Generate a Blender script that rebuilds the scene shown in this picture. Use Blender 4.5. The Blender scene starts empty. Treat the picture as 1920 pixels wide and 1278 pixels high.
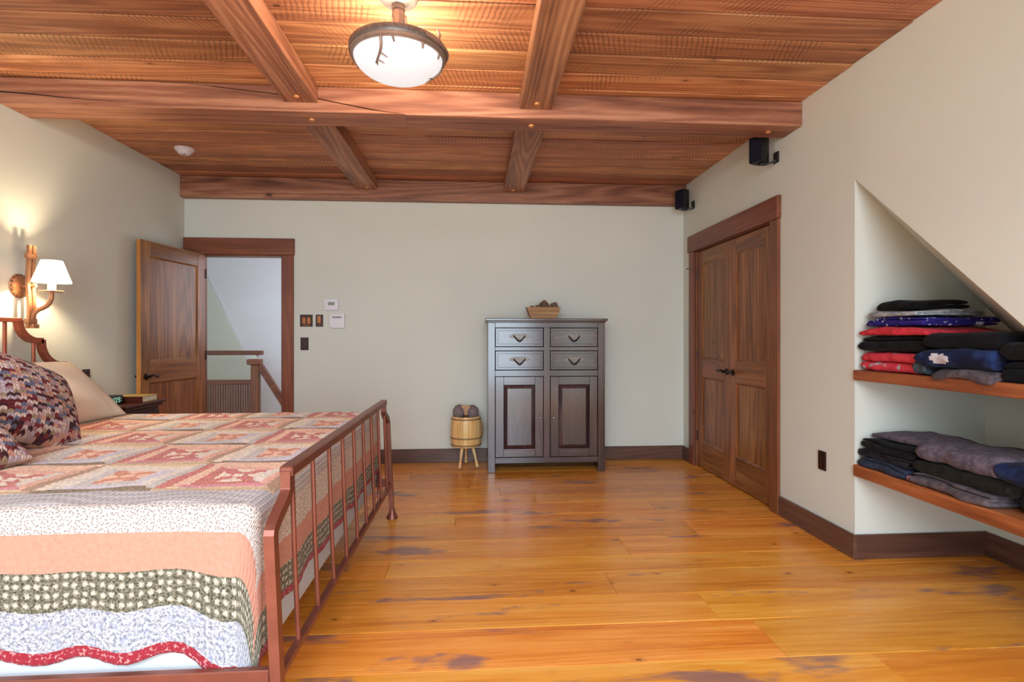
import bpy, bmesh, math, random
import numpy as np
from mathutils import Vector, Matrix, noise as mnoise

random.seed(7)
PI = math.pi
SC = bpy.context.scene
COL = SC.collection

# ---------------------------------------------------------------- camera, sky, daylight, exposure
YAW = math.atan(0.068)
cam_d = bpy.data.cameras.new('camera')
cam = bpy.data.objects.new('camera', cam_d)
COL.objects.link(cam)
cam_d.sensor_width = 36.0
cam_d.lens = 18.75
cam_d.shift_y = -7.0 / 1920.0
cam_d.clip_start = 0.02
cam.location = (0, 0, 1.237)
cam.rotation_euler = (PI / 2, 0, -YAW)
SC.camera = cam

wd = bpy.data.worlds.new('sky')
SC.world = wd
wd.use_nodes = True
wn = wd.node_tree.nodes
wn['Background'].inputs[0].default_value = (0.72, 0.86, 1.0, 1)
wn['Background'].inputs[1].default_value = 1.0

SC.view_settings.view_transform = 'Standard'
SC.view_settings.look = 'None'
SC.view_settings.gamma = 1.0
SC.view_settings.use_curve_mapping = False
SC.view_settings.exposure = 0.1


def area(name, loc, rot, sx, sy, power, colour):
    l = bpy.data.lights.new(name, 'AREA')
    l.shape = 'RECTANGLE'
    l.size = sx
    l.size_y = sy
    l.energy = power
    l.color = colour
    o = bpy.data.objects.new(name, l)
    COL.objects.link(o)
    o.location = loc
    o.rotation_euler = rot
    return o


# daylight coming in through the glazed rear wall; skylight and hall lamps are added
area('daylight_window', (-0.25, -3.62, 1.27), (PI / 2, 0, 0), 3.2, 2.4, 150, (0.74, 0.88, 1.0))
area('added_skylight', (-0.4, -1.9, 2.93), (math.radians(22), 0, 0), 3.4, 1.9, 385, (0.77, 0.90, 1.0))  # unseen skylight, added so bed top and floor get light from above
area('hall_fill_light', (-1.35, 6.5, 1.9), (0, PI / 2, 0), 1.4, 1.6, 20, (0.90, 0.93, 1.0))  # area lamp added to brighten the hall; no window stands there


# ---------------------------------------------------------------- helpers
def lin(c):
    c /= 255.0
    return c / 12.92 if c <= 0.04045 else ((c + 0.055) / 1.055) ** 2.4


def rgb(r, g, b):
    return (lin(r), lin(g), lin(b), 1.0)


def add_box(bm, x0, x1, y0, y1, z0, z1):
    vs = [bm.verts.new(p) for p in ((x0, y0, z0), (x1, y0, z0), (x1, y1, z0), (x0, y1, z0),
                                    (x0, y0, z1), (x1, y0, z1), (x1, y1, z1), (x0, y1, z1))]
    for f in ((3, 2, 1, 0), (4, 5, 6, 7), (0, 1, 5, 4), (1, 2, 6, 5), (2, 3, 7, 6), (3, 0, 4, 7)):
        bm.faces.new([vs[i] for i in f])
    return vs


def box(x0, x1, y0, y1, z0, z1, bev=0.0, seg=1):
    bm = bmesh.new()
    add_box(bm, x0, x1, y0, y1, z0, z1)
    if bev > 0:
        bmesh.ops.bevel(bm, geom=bm.edges[:], offset=bev, segments=seg, affect='EDGES', profile=0.6)
    return bm


def frame_at(d):
    d = d.normalized()
    up = Vector((0, 0, 1)) if abs(d.z) < 0.95 else Vector((1, 0, 0))
    a = d.cross(up).normalized()
    b = a.cross(d).normalized()
    return a, b


def add_tube(bm, pts, rad, seg=10, caps=True):
    pts = [Vector(p) for p in pts]
    n = len(pts)
    if not isinstance(rad, (list, tuple)):
        rad = [rad] * n
    rings = []
    a = None
    for i, p in enumerate(pts):
        d = (pts[min(i + 1, n - 1)] - pts[max(i - 1, 0)])
        if d.length < 1e-9:
            d = Vector((0, 0, 1))
        d.normalize()
        if a is None:
            a, b = frame_at(d)
        else:
            a = (a - d * a.dot(d)).normalized()
            b = a.cross(d).normalized()
        rings.append([bm.verts.new(p + (a * math.cos(2 * PI * k / seg) + b * math.sin(2 * PI * k / seg)) * rad[i]) for k in range(seg)])
    for i in range(n - 1):
        for k in range(seg):
            bm.faces.new((rings[i][k], rings[i][(k + 1) % seg], rings[i + 1][(k + 1) % seg], rings[i + 1][k]))
    if caps:
        bm.faces.new(rings[0][::-1])
        bm.faces.new(rings[-1])


def tube(pts, rad, seg=10):
    bm = bmesh.new()
    add_tube(bm, pts, rad, seg)
    bmesh.ops.recalc_face_normals(bm, faces=bm.faces[:])
    return bm


def add_sweep(bm, pts, w, h, side):
    """rectangular bar swept along pts; 'side' is a constant direction across (width w), h the other way"""
    pts = [Vector(p) for p in pts]
    side = Vector(side).normalized()
    n = len(pts)
    rings = []
    for i, p in enumerate(pts):
        d0 = (pts[i] - pts[max(i - 1, 0)])
        d1 = (pts[min(i + 1, n - 1)] - pts[i])
        if d0.length < 1e-9:
            d0 = d1
        if d1.length < 1e-9:
            d1 = d0
        d0.normalize()
        d1.normalize()
        t = (d0 + d1).normalized()
        nn = side.cross(t).normalized()
        k = 1.0 / max(0.5, t.dot(d0))
        rings.append([bm.verts.new(p + side * (sx * w / 2) + nn * (sz * h / 2 * k)) for sx, sz in ((-1, -1), (1, -1), (1, 1), (-1, 1))])
    for i in range(n - 1):
        for k in range(4):
            bm.faces.new((rings[i][k], rings[i][(k + 1) % 4], rings[i + 1][(k + 1) % 4], rings[i + 1][k]))
    bm.faces.new(rings[0][::-1])
    bm.faces.new(rings[-1])


def sweep(pts, w, h, side, bev=0.0):
    bm = bmesh.new()
    add_sweep(bm, pts, w, h, side)
    bmesh.ops.recalc_face_normals(bm, faces=bm.faces[:])
    return bm


def add_lathe(bm, prof, c, seg=32, axis='Z'):
    c = Vector(c)
    rings = []
    for r, h in prof:
        ring = []
        for k in range(seg):
            a = 2 * PI * k / seg
            if axis == 'Z':
                p = Vector((r * math.cos(a), r * math.sin(a), h))
            elif axis == 'X':
                p = Vector((h, r * math.cos(a), r * math.sin(a)))
            else:
                p = Vector((r * math.cos(a), h, r * math.sin(a)))
            ring.append(bm.verts.new(c + p))
        rings.append(ring)
    for i in range(len(rings) - 1):
        for k in range(seg):
            bm.faces.new((rings[i][k], rings[i][(k + 1) % seg], rings[i + 1][(k + 1) % seg], rings[i + 1][k]))
    loop = abs(prof[0][0] - prof[-1][0]) < 1e-6 and abs(prof[0][1] - prof[-1][1]) < 1e-6
    for ring, r in ((rings[0], prof[0][0]), (rings[-1], prof[-1][0])):
        if r > 1e-4 and not loop:
            try:
                bm.faces.new(ring)
            except ValueError:
                pass


def lathe(prof, c, seg=32, axis='Z', close=True):
    bm = bmesh.new()
    add_lathe(bm, prof, c, seg, axis)
    bmesh.ops.remove_doubles(bm, verts=bm.verts[:], dist=1e-5)
    bmesh.ops.recalc_face_normals(bm, faces=bm.faces[:])
    return bm


def prism(poly, lo, hi, axis='Y', bev=0.0):
    """polygon (2D) extruded along axis; Y: poly=(x,z), X: poly=(y,z), Z: poly=(x,y)"""
    bm = bmesh.new()

    def P(a, b, h):
        return {'Y': (a, h, b), 'X': (h, a, b), 'Z': (a, b, h)}[axis]
    A = [bm.verts.new(P(a, b, lo)) for a, b in poly]
    B = [bm.verts.new(P(a, b, hi)) for a, b in poly]
    n = len(poly)
    bm.faces.new(A)
    bm.faces.new(B[::-1])
    for i in range(n):
        bm.faces.new((A[i], B[i], B[(i + 1) % n], A[(i + 1) % n]))
    bmesh.ops.recalc_face_normals(bm, faces=bm.faces[:])
    if bev > 0:
        es = [e for e in bm.edges if e.calc_face_angle(0) > 0.5]
        bmesh.ops.bevel(bm, geom=es, offset=bev, segments=1, affect='EDGES')
    return bm


def join(*bms):
    out = bmesh.new()
    for b in bms:
        me = bpy.data.meshes.new('tmp')
        b.to_mesh(me)
        out.from_mesh(me)
        bpy.data.meshes.remove(me)
        b.free()
    return out


WORLD = {}     # object name -> world position of its origin (no rotations among the parents built this way)


def wpos(o):
    p = Vector((0, 0, 0))
    while o is not None:
        p = p + Vector(o.location)
        o = o.parent
    return p


def link(name, me, parent=None, loc=None):
    o = bpy.data.objects.new(name, me)
    COL.objects.link(o)
    if parent is not None:
        o.parent = parent
    if loc is not None:
        o.location = loc
    return o


def obj(name, bm, mat, parent=None, smooth=False, at=None, local=False, kind=None, label=None):
    """bm in world coordinates (or the parent's own if local); origin at 'at' or at the parent's origin"""
    base = Vector((0, 0, 0))
    if parent is not None and not local:
        base = wpos(parent)
    if at is None:
        shift = base
        loc = (0, 0, 0)
    else:
        shift = Vector(at)
        loc = Vector(at) - base
    bmesh.ops.translate(bm, verts=bm.verts[:], vec=-shift)
    me = bpy.data.meshes.new(name)
    bm.to_mesh(me)
    bm.free()
    if isinstance(mat, (list, tuple)):
        for m in mat:
            me.materials.append(m)
    else:
        me.materials.append(mat)
    if smooth:
        for p in me.polygons:
            p.use_smooth = True
        if smooth != 'all':
            try:
                me.set_sharp_from_angle(angle=math.radians(40))
            except Exception:
                pass
    o = link(name, me, parent, loc)
    if kind:
        o['kind'] = kind
    if label:
        o['label'] = label
    return o


def thing(name, label, cat, loc=(0, 0, 0), group=None, kind=None, rotz=0):
    o = bpy.data.objects.new(name, None)
    COL.objects.link(o)
    o.location = loc
    o.rotation_euler = (0, 0, rotz)
    o.empty_display_size = 0.05
    if label:
        o['label'] = label
    if cat:
        o['category'] = cat
    if group:
        o['group'] = group
    if kind:
        o['kind'] = kind
    return o


def tag(o, label, cat, group=None):
    o['label'] = label
    o['category'] = cat
    if group:
        o['group'] = group
    return o


def dup_tree(o, parent=None):
    c = o.copy()
    COL.objects.link(c)
    if parent is not None:
        c.parent = parent
    for ch in list(o.children):
        dup_tree(ch, c)
    return c


# ---------------------------------------------------------------- materials
class NT:
    def __init__(self, name):
        self.m = bpy.data.materials.new(name)
        self.m.use_nodes = True
        self.t = self.m.node_tree
        self.b = self.t.nodes['Principled BSDF']
        self.out = self.t.nodes['Material Output']

    def n(self, typ, **kw):
        nd = self.t.nodes.new(typ)
        for k, v in kw.items():
            setattr(nd, k, v)
        return nd

    def l(self, a, b):
        self.t.links.new(a, b)

    def val(self, node, idx, v):
        if hasattr(v, 'is_linked') or hasattr(v, 'links'):
            self.l(v, node.inputs[idx])
        else:
            node.inputs[idx].default_value = v

    def math(self, op, a, b=0.0, c=None, clamp=False):
        nd = self.n('ShaderNodeMath', operation=op, use_clamp=clamp)
        self.val(nd, 0, a)
        self.val(nd, 1, b)
        if c is not None:
            self.val(nd, 2, c)
        return nd.outputs[0]

    def mix(self, f, a, b, blend='MIX'):
        nd = self.n('ShaderNodeMix', data_type='RGBA', blend_type=blend)
        self.val(nd, 0, f)
        self.val(nd, 6, a)
        self.val(nd, 7, b)
        return nd.outputs[2]

    def step(self, x, lo, hi, to0=0.0, to1=1.0):
        nd = self.n('ShaderNodeMapRange', interpolation_type='SMOOTHSTEP')
        self.val(nd, 0, x)
        nd.inputs[1].default_value = lo
        nd.inputs[2].default_value = hi
        nd.inputs[3].default_value = to0
        nd.inputs[4].default_value = to1
        return nd.outputs[0]

    def coords(self, kind='Object'):
        return self.n('ShaderNodeTexCoord').outputs[kind]

    def rnd(self):
        return self.n('ShaderNodeObjectInfo').outputs['Random']

    def scale(self, v, s, off=None):
        nd = self.n('ShaderNodeMapping')
        self.l(v, nd.inputs[0])
        nd.inputs[3].default_value = s
        if off is not None:
            nd.inputs[1].default_value = off
        return nd.outputs[0]

    def noise(self, v, s, detail=4, rough=0.55, dist=0.0):
        nd = self.n('ShaderNodeTexNoise')
        self.l(v, nd.inputs['Vector'])
        nd.inputs['Scale'].default_value = s
        nd.inputs['Detail'].default_value = detail
        nd.inputs['Roughness'].default_value = rough
        nd.inputs['Distortion'].default_value = dist
        return nd.outputs['Fac']

    def vor(self, v, s, feature='F1', out='Distance', rand=1.0, dim='3D'):
        nd = self.n('ShaderNodeTexVoronoi', feature=feature, voronoi_dimensions=dim)
        self.l(v, nd.inputs['Vector'])
        nd.inputs['Scale'].default_value = s
        nd.inputs['Randomness'].default_value = rand
        return nd.outputs[out]

    def wave(self, v, s, dist=2.0, detail=2, dscale=1.0, direction='X'):
        nd = self.n('ShaderNodeTexWave', bands_direction=direction)
        self.l(v, nd.inputs['Vector'])
        nd.inputs['Scale'].default_value = s
        nd.inputs['Distortion'].default_value = dist
        nd.inputs['Detail'].default_value = detail
        nd.inputs['Detail Scale'].default_value = dscale
        return nd.outputs['Fac']

    def ramp(self, f, stops):
        nd = self.n('ShaderNodeValToRGB')
        e = nd.color_ramp.elements
        while len(e) < len(stops):
            e.new(0.5)
        for i, (p, c) in enumerate(stops):
            e[i].position = p
            e[i].color = c
        self.l(f, nd.inputs[0])
        return nd.outputs[0]

    def bump(self, h, strength=0.2, dist=0.01):
        nd = self.n('ShaderNodeBump')
        self.l(h, nd.inputs['Height'])
        nd.inputs['Strength'].default_value = strength
        nd.inputs['Distance'].default_value = dist
        self.l(nd.outputs[0], self.b.inputs['Normal'])

    def set(self, col=None, rough=0.5, metal=0.0, spec=0.5, coat=0.0, sheen=0.0):
        if col is not None:
            self.val(self.b, self.b.inputs.find('Base Color'), col)
        self.val(self.b, self.b.inputs.find('Roughness'), rough)
        self.b.inputs['Metallic'].default_value = metal
        self.b.inputs['Specular IOR Level'].default_value = spec
        if coat:
            self.b.inputs['Coat Weight'].default_value = coat
            self.b.inputs['Coat Roughness'].default_value = 0.16
            self.b.inputs['Coat IOR'].default_value = 1.35 + 0.47 * coat
        if sheen:
            self.b.inputs['Sheen Weight'].default_value = sheen
        return self.m


def plain(name, col, rough=0.5, metal=0.0, spec=0.5, var=0.06, nscale=8.0, bump=0.0):
    t = NT(name)
    v = t.coords()
    f = t.noise(v, nscale, 3)
    dark = tuple(c * (1 - var) for c in col[:3]) + (1,)
    lite = tuple(min(1, c * (1 + var)) for c in col[:3]) + (1,)
    c = t.ramp(f, [(0.3, dark), (0.7, lite)])
    if bump:
        t.bump(t.noise(v, nscale * 12, 3), bump, 0.003)
    return t.set(c, rough, metal, spec)


def wood(name, dark, mid, light, axis=0, rough=0.45, knots=1.0, saw=0.0, var=0.18, coat=0.0, ring=5.0, grain=1.0,
         stain=None, stain_amt=0.0, bump=0.12, knot_scale=3.2, spec=0.5, ringw=0.10):
    t = NT(name)
    co = t.coords()
    r = t.rnd()
    off = t.n('ShaderNodeCombineXYZ')
    t.l(t.math('MULTIPLY', r, 41.0), off.inputs[0])
    t.l(t.math('MULTIPLY', r, 17.3), off.inputs[1])
    t.l(t.math('MULTIPLY', r, 29.1), off.inputs[2])
    add = t.n('ShaderNodeVectorMath', operation='ADD')
    t.l(co, add.inputs[0])
    t.l(off.outputs[0], add.inputs[1])
    v = add.outputs[0]
    s = [1.0, 1.0, 1.0]
    s[axis] = 0.07
    vs = t.scale(v, s)
    s2 = [1.0, 1.0, 1.0]
    s2[axis] = 0.055
    vr = t.scale(v, s2)
    fine = t.noise(vs, 60 * grain, 5, 0.65)
    broad = t.noise(vs, 9 * grain, 3, 0.5, 0.4)
    rn = t.math('MULTIPLY', t.noise(vr, 4.2 * grain, 2, 0.4, 0.0), ring * 22.0)
    rings = t.math('ADD', t.math('MULTIPLY', t.math('SINE', rn), 0.5), 0.5)
    f = t.math('ADD', t.math('MULTIPLY', fine, 0.34), t.math('MULTIPLY', broad, 0.56))
    f = t.math('ADD', f, t.math('MULTIPLY', rings, ringw))
    f = t.math('ADD', f, (0.10 - ringw) * 0.5)
    c = t.ramp(f, [(0.28, dark), (0.5, mid), (0.72, light)])
    if stain is not None:
        s3 = [1.0, 1.0, 1.0]
        s3[axis] = 0.28
        sv = t.scale(v, s3)
        sm = t.noise(sv, 5.5, 4, 0.6, 0.3)
        m = t.step(sm, 0.585, 0.68)
        m = t.math('MULTIPLY', m, stain_amt)
        c = t.mix(m, c, stain)
    if knots > 0:
        s4 = [1.0, 1.0, 1.0]
        s4[axis] = 0.55
        kd = t.vor(t.scale(v, s4), knot_scale)
        kd2 = t.math('ADD', kd, t.math('MULTIPLY', t.noise(v, 30, 2), 0.04))
        halo = t.math('MULTIPLY', t.step(kd2, 0.05, 0.20, 1.0, 0.0), 0.35 * knots)
        c = t.mix(halo, c, tuple(x * 0.55 for x in dark[:3]) + (1,))
        km = t.math('MULTIPLY', t.step(kd2, 0.055, 0.085, 1.0, 0.0), 0.85 * knots, clamp=True)
        c = t.mix(km, c, tuple(x * 0.22 for x in dark[:3]) + (1,))
    h = fine
    if saw > 0:
        # circular saw marks running across the board
        sv = t.n('ShaderNodeMapping')
        t.l(v, sv.inputs[0])
        rz = t.n('ShaderNodeCombineXYZ')
        t.l(t.math('MULTIPLY', t.math('SUBTRACT', t.math('FRACT', t.math('MULTIPLY', r, 5.0)), 0.5), 1.0), rz.inputs[2])
        t.l(rz.outputs[0], sv.inputs[2])
        sw = t.wave(sv.outputs[0], 12.0, 2.2, 3, 1.6, 'X' if axis == 0 else 'Y')
        patch = t.step(t.noise(v, 3.0, 2), 0.42, 0.62)
        swm = t.math('MULTIPLY', t.math('MULTIPLY', t.step(sw, 0.55, 0.95), patch), saw)
        c = t.mix(swm, c, tuple(x * 0.45 for x in dark[:3]) + (1,))
        h = t.math('ADD', h, t.math('MULTIPLY', t.math('MULTIPLY', sw, patch), -saw))
    hv = t.n('ShaderNodeHueSaturation')
    t.l(t.math('ADD', t.math('MULTIPLY', t.math('SUBTRACT', r, 0.5), 2 * var), 1.0), hv.inputs['Value'])
    t.l(t.math('ADD', t.math('MULTIPLY', t.math('FRACT', t.math('MULTIPLY', r, 7.0)), 0.016), 0.494), hv.inputs['Hue'])
    t.l(c, hv.inputs['Color'])
    rr = t.math('ADD', t.math('MULTIPLY', fine, 0.2), rough - 0.1)
    t.bump(h, bump, 0.004)
    return t.set(hv.outputs[0], rr, 0.0, spec, coat)


def wall_mat(name, col):
    t = NT(name)
    v = t.coords()
    a = t.noise(v, 0.9, 3)
    c = t.ramp(a, [(0.3, tuple(x * 0.96 for x in col[:3]) + (1,)), (0.7, tuple(x * 1.03 for x in col[:3]) + (1,))])
    t.bump(t.noise(v, 160, 2), 0.05, 0.002)
    return t.set(c, 0.75, 0, 0.25)


M = {}
M['wall'] = wall_mat('wall_paint', rgb(211, 213, 203))
M['hall'] = wall_mat('hall_paint', rgb(222, 222, 226))
M['hall_green'] = wall_mat('hall_side_paint', rgb(206, 210, 196))
M['plaster'] = wall_mat('outer_plaster', rgb(200, 198, 190))
FW = dict(rough=0.25, knots=0.9, var=0.10, stain=rgb(124, 92, 96), stain_amt=0.8, bump=0.06, knot_scale=6.5)
M['floor'] = wood('pine_floor', rgb(188, 104, 34), rgb(224, 142, 50), rgb(238, 170, 82), 0, **FW)
M['ceil'] = wood('rough_sawn_boards', rgb(126, 74, 50), rgb(180, 118, 80), rgb(214, 158, 114), 0, rough=0.55, knots=0.9, saw=0.5, var=0.26, bump=0.25, ringw=0.16, knot_scale=5.5)
BD, BMi, BL = rgb(94, 56, 40), rgb(150, 98, 72), rgb(190, 140, 108)
M['beam_x'] = wood('beam_timber_across', BD, BMi, BL, 0, rough=0.5, knots=0.9, var=0.10, bump=0.2, ringw=0.15)
M['beam_y'] = wood('beam_timber_along', BD, BMi, BL, 1, rough=0.5, knots=0.9, var=0.10, bump=0.2, ringw=0.15)
TD, TM, TL = rgb(86, 44, 28), rgb(120, 66, 42), rgb(146, 88, 58)
M['trim_x'] = wood('trim_wood_across', TD, TM, TL, 0, rough=0.4, knots=0.5, var=0.1)
M['trim_y'] = wood('trim_wood_along', TD, TM, TL, 1, rough=0.4, knots=0.5, var=0.1)
M['trim_z'] = wood('trim_wood_upright', TD, TM, TL, 2, rough=0.4, knots=0.5, var=0.1)
M['base_x'] = wood('baseboard_wood_across', rgb(66, 42, 36), rgb(92, 60, 50), rgb(116, 78, 64), 0, rough=0.4, knots=0.5, var=0.1)
M['base_y'] = wood('baseboard_wood_along', rgb(66, 42, 36), rgb(92, 60, 50), rgb(116, 78, 64), 1, rough=0.4, knots=0.5, var=0.1)
DD, DM, DL = rgb(82, 44, 20), rgb(136, 82, 42), rgb(172, 116, 68)
M['door_y'] = wood('door_alder_rail', DD, DM, DL, 1, rough=0.36, knots=0.6, var=0.1, bump=0.06)
M['door_z'] = wood('door_alder_upright', DD, DM, DL, 2, rough=0.36, knots=1.0, var=0.1, bump=0.06, ringw=0.16, knot_scale=7.5)
M['edge'] = wood('door_alder_edge', rgb(160, 96, 48), rgb(190, 124, 66), rgb(205, 140, 80), 2, rough=0.4, knots=0.2, var=0.05)
M['shelf'] = wood('shelf_board', rgb(104, 54, 28), rgb(152, 88, 48), rgb(182, 116, 70), 1, rough=0.35, knots=0.6, var=0.08)
CD, CM, CL = rgb(24, 14, 20), rgb(44, 27, 34), rgb(84, 52, 52)
M['cab_z'] = wood('cabinet_dark_upright', CD, CM, CL, 2, rough=0.6, knots=0.3, var=0.08, coat=1.0, bump=0.05, spec=0.12)
M['cab_x'] = wood('cabinet_dark_across', CD, CM, CL, 0, rough=0.6, knots=0.3, var=0.08, coat=1.0, bump=0.05, spec=0.12)
M['cherry'] = wood('nightstand_cherry', rgb(46, 14, 14), rgb(70, 24, 20), rgb(94, 38, 30), 1, rough=0.4, knots=0.1, var=0.05, coat=0.05, spec=0.3)
M['barrel'] = wood('barrel_pine', rgb(204, 156, 92), rgb(226, 184, 118), rgb(238, 204, 146), 2, rough=0.35, knots=0.3, var=0.1)
M['hoop'] = plain('barrel_hoop', rgb(140, 108, 70), 0.4)
M['legwood'] = wood('barrel_leg_pine', rgb(190, 148, 96), rgb(216, 178, 122), rgb(228, 196, 146), 2, rough=0.4, knots=0.1, var=0.05)
M['boxwood'] = wood('planter_wood', rgb(120, 82, 52), rgb(158, 112, 76), rgb(180, 134, 96), 0, rough=0.6, knots=0.3, var=0.1)
M['iron'] = plain('bed_bronze_iron', rgb(136, 82, 68), 0.36, 0.55, 0.5, 0.12, 14)
M['rust'] = plain('headboard_rust_iron', rgb(150, 74, 48), 0.42, 0.4, 0.5, 0.14, 14)
M['sconce'] = plain('sconce_bronze', rgb(172, 120, 84), 0.42, 0.4, 0.5, 0.15, 20)
M['lampiron'] = plain('lamp_iron', rgb(150, 130, 118), 0.42, 0.5, 0.5, 0.15, 20)
M['bronze'] = plain('dark_bronze', rgb(46, 34, 34), 0.32, 0.7, 0.5, 0.2, 40)
M['pull'] = plain('antique_pewter', rgb(112, 104, 98), 0.38, 0.45, 0.5, 0.25, 60)
M['copper'] = plain('copper_switch', rgb(158, 100, 70), 0.3, 0.8, 0.5, 0.3, 60)
M['darkplate'] = plain('dark_plate', rgb(52, 22, 18), 0.35, 0.1, 0.5, 0.15, 40)
M['black'] = plain('black_plastic', rgb(18, 17, 22), 0.45, 0, 0.5, 0.1, 20)
M['white'] = plain('white_plastic', rgb(224, 220, 226), 0.4, 0, 0.4, 0.02, 20)
M['screen'] = plain('grey_display', rgb(132, 136, 130), 0.25, 0, 0.5, 0.1, 90)
M['paper'] = plain('book_pages', rgb(226, 214, 194), 0.8, 0, 0.2, 0.06, 60)
M['cover'] = plain('book_cover', rgb(176, 150, 84), 0.45, 0, 0.4, 0.1, 20)
M['sheet'] = plain('white_sheet', rgb(192, 196, 204), 0.85, 0, 0.2, 0.03, 6)
M['pillow'] = plain('cream_pillowcase', rgb(232, 220, 204), 0.85, 0, 0.2, 0.03, 6, 0.1)
M['cone'] = plain('pinecone_scales', rgb(132, 106, 84), 0.7, 0, 0.3, 0.45, 90)
M['fur'] = plain('grey_brown_fur', rgb(126, 112, 114), 0.95, 0, 0.1, 0.3, 60, 0.6)
M['tan'] = plain('tan_suede', rgb(186, 146, 112), 0.9, 0, 0.1, 0.15, 40, 0.3)

t = NT('lit_lamp_shade')
t.set(rgb(250, 240, 222), 0.8, 0, 0.1)
t.b.inputs['Emission Color'].default_value = (1.0, 0.90, 0.72, 1)
t.b.inputs['Emission Strength'].default_value = 1.6
M['shade'] = t.m
t = NT('lit_frosted_bowl')
t.set(rgb(190, 194, 198), 0.35, 0, 0.4)
t.b.inputs['Emission Color'].default_value = (0.90, 0.95, 1.0, 1)
t.b.inputs['Emission Strength'].default_value = 0.62
M['bowl'] = t.m
t = NT('green_clock_digits')
t.set(rgb(40, 70, 50), 0.5)
t.b.inputs['Emission Color'].default_value = (0.45, 0.85, 0.6, 1)
t.b.inputs['Emission Strength'].default_value = 0.5
M['digits'] = t.m
t = NT('candle_sleeve')
t.set(rgb(246, 226, 190), 0.6)
M['candle'] = t.m

# ---------------------------------------------------------------- room measures
XL, XR = -2.79, 2.118         # left and right wall faces
YB, YR = 5.32, -3.60          # back wall, rear wall
ZC = 2.765                    # underside of the ceiling boards
NX, NY = 2.898, 2.85          # niche back face, niche side face
WT = 0.12
SLX, SLY = 0.915, 0.913       # how fast the niche soffit falls with x and towards the camera


def soffit(x, y):
    return 2.124 - SLX * (x - XR) - SLY * (NY - y)


# walls
D1X0, D1X1, D1H = -2.655, -1.866, 2.04
bm = join(box(XL, D1X0, YB, YB + WT, 0, 2.9), box(D1X1, XR + 1.0, YB, YB + WT, 0, 2.9), box(D1X0, D1X1, YB, YB + WT, D1H, 2.9))
obj('wall_back', bm, M['wall'], kind='structure')
obj('wall_left', box(XL - WT, XL, YR - WT, YB + WT, 0, 2.9), M['wall'], kind='structure')

D2Y0, D2Y1, D2H = 3.68, 5.03, 2.075
y_floor = NY - 2.124 / SLY            # where the soffit edge reaches the floor in the wall plane
wr = join(box(XR, XR + WT, D2Y1, YB, 0, 2.9), box(XR, XR + WT, D2Y0, D2Y1, D2H, 2.9),
          box(XR, XR + WT, NY, D2Y0, 0, 2.9),
          prism([(y_floor, 0), (NY, 2.124), (NY, 2.9), (YR, 2.9), (YR, 0)], XR, XR + 0.004, 'X'))
wr_o = obj('wall_right', wr, M['wall'], kind='structure')
obj('closet_light_block', box(XR + 0.5, XR + 0.55, NY + 0.1, YB, 0, 2.9), M['plaster'], kind='structure')  # unseen closet back, added to stop sky light leaking through the door gaps
# niche: side, back, sloping soffit
obj('niche_side', prism([(XR + WT, 0), (NX, 0), (NX, 2.9), (XR + WT, 2.9)], NY, NY + 0.06), M['wall'], wr_o)
obj('niche_back', box(NX, NX + 0.06, YR, NY + 0.06, 0, 2.9), M['wall'], wr_o)
bm = bmesh.new()
c4 = [(XR + 0.002, NY, 0), (XR + 0.002, y_floor, 0), (NX, y_floor, 0), (NX, NY, 0)]
lo = [bm.verts.new((x, y, soffit(x, y))) for x, y, _ in c4]
hi = [bm.verts.new((x, y, soffit(x, y) + 0.03)) for x, y, _ in c4]
bm.faces.new(lo)
bm.faces.new(hi[::-1])
for i in range(4):
    bm.faces.new((lo[i], hi[i], hi[(i + 1) % 4], lo[(i + 1) % 4]))
bmesh.ops.recalc_face_normals(bm, faces=bm.faces[:])
obj('niche_soffit', bm, M['wall'], wr_o)

# rear wall with its glazed opening
obj('wall_rear', join(box(XL, -1.85, YR - WT, YR, 0, 2.9), box(1.35, NX, YR - WT, YR, 0, 2.9),
                      box(-1.85, 1.35, YR - WT, YR, 0, 0.05), box(-1.85, 1.35, YR - WT, YR, 2.5, 2.9)), M['beam_x'], kind='structure')
w1 = thing('window_1', None, None, (-0.25, YR - 0.06, 0.3), kind='structure')
for x in (-1.85, -0.8, 0.25, 1.30):
    obj('mullion', box(x, x + 0.05, YR - 0.09, YR - 0.03, 0.05, 2.5, 0.004), M['trim_z'], w1)

# floor: slab plus individual planks
fl = obj('floor', box(XL - 0.1, NX + 0.1, YR - 0.1, YB + 0.1, -0.12, -0.022), M['plaster'], kind='structure')
y = -1.6
row = 0
rf = random.Random(3)
while y < YB - 0.01:
    w = rf.choice((0.20, 0.235, 0.255, 0.28))
    y1 = min(y + w, YB)
    x = XL
    first = True
    while x < NX - 0.05:
        ln = rf.uniform(1.6, 3.4) if not first else rf.uniform(0.8, 3.2)
        first = False
        x1 = min(x + ln, NX)
        if NX - x1 < 0.5:
            x1 = NX
        bm = box(x + 0.0008, x1 - 0.0008, y + 0.0012, y1 - 0.0012, -0.022, 0.0 - rf.uniform(0, 0.0006), 0.0016)
        obj('plank', bm, M['floor'], fl, at=((x + x1) / 2, (y + y1) / 2, 0))
        x = x1
    y = y1
    row += 1

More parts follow.
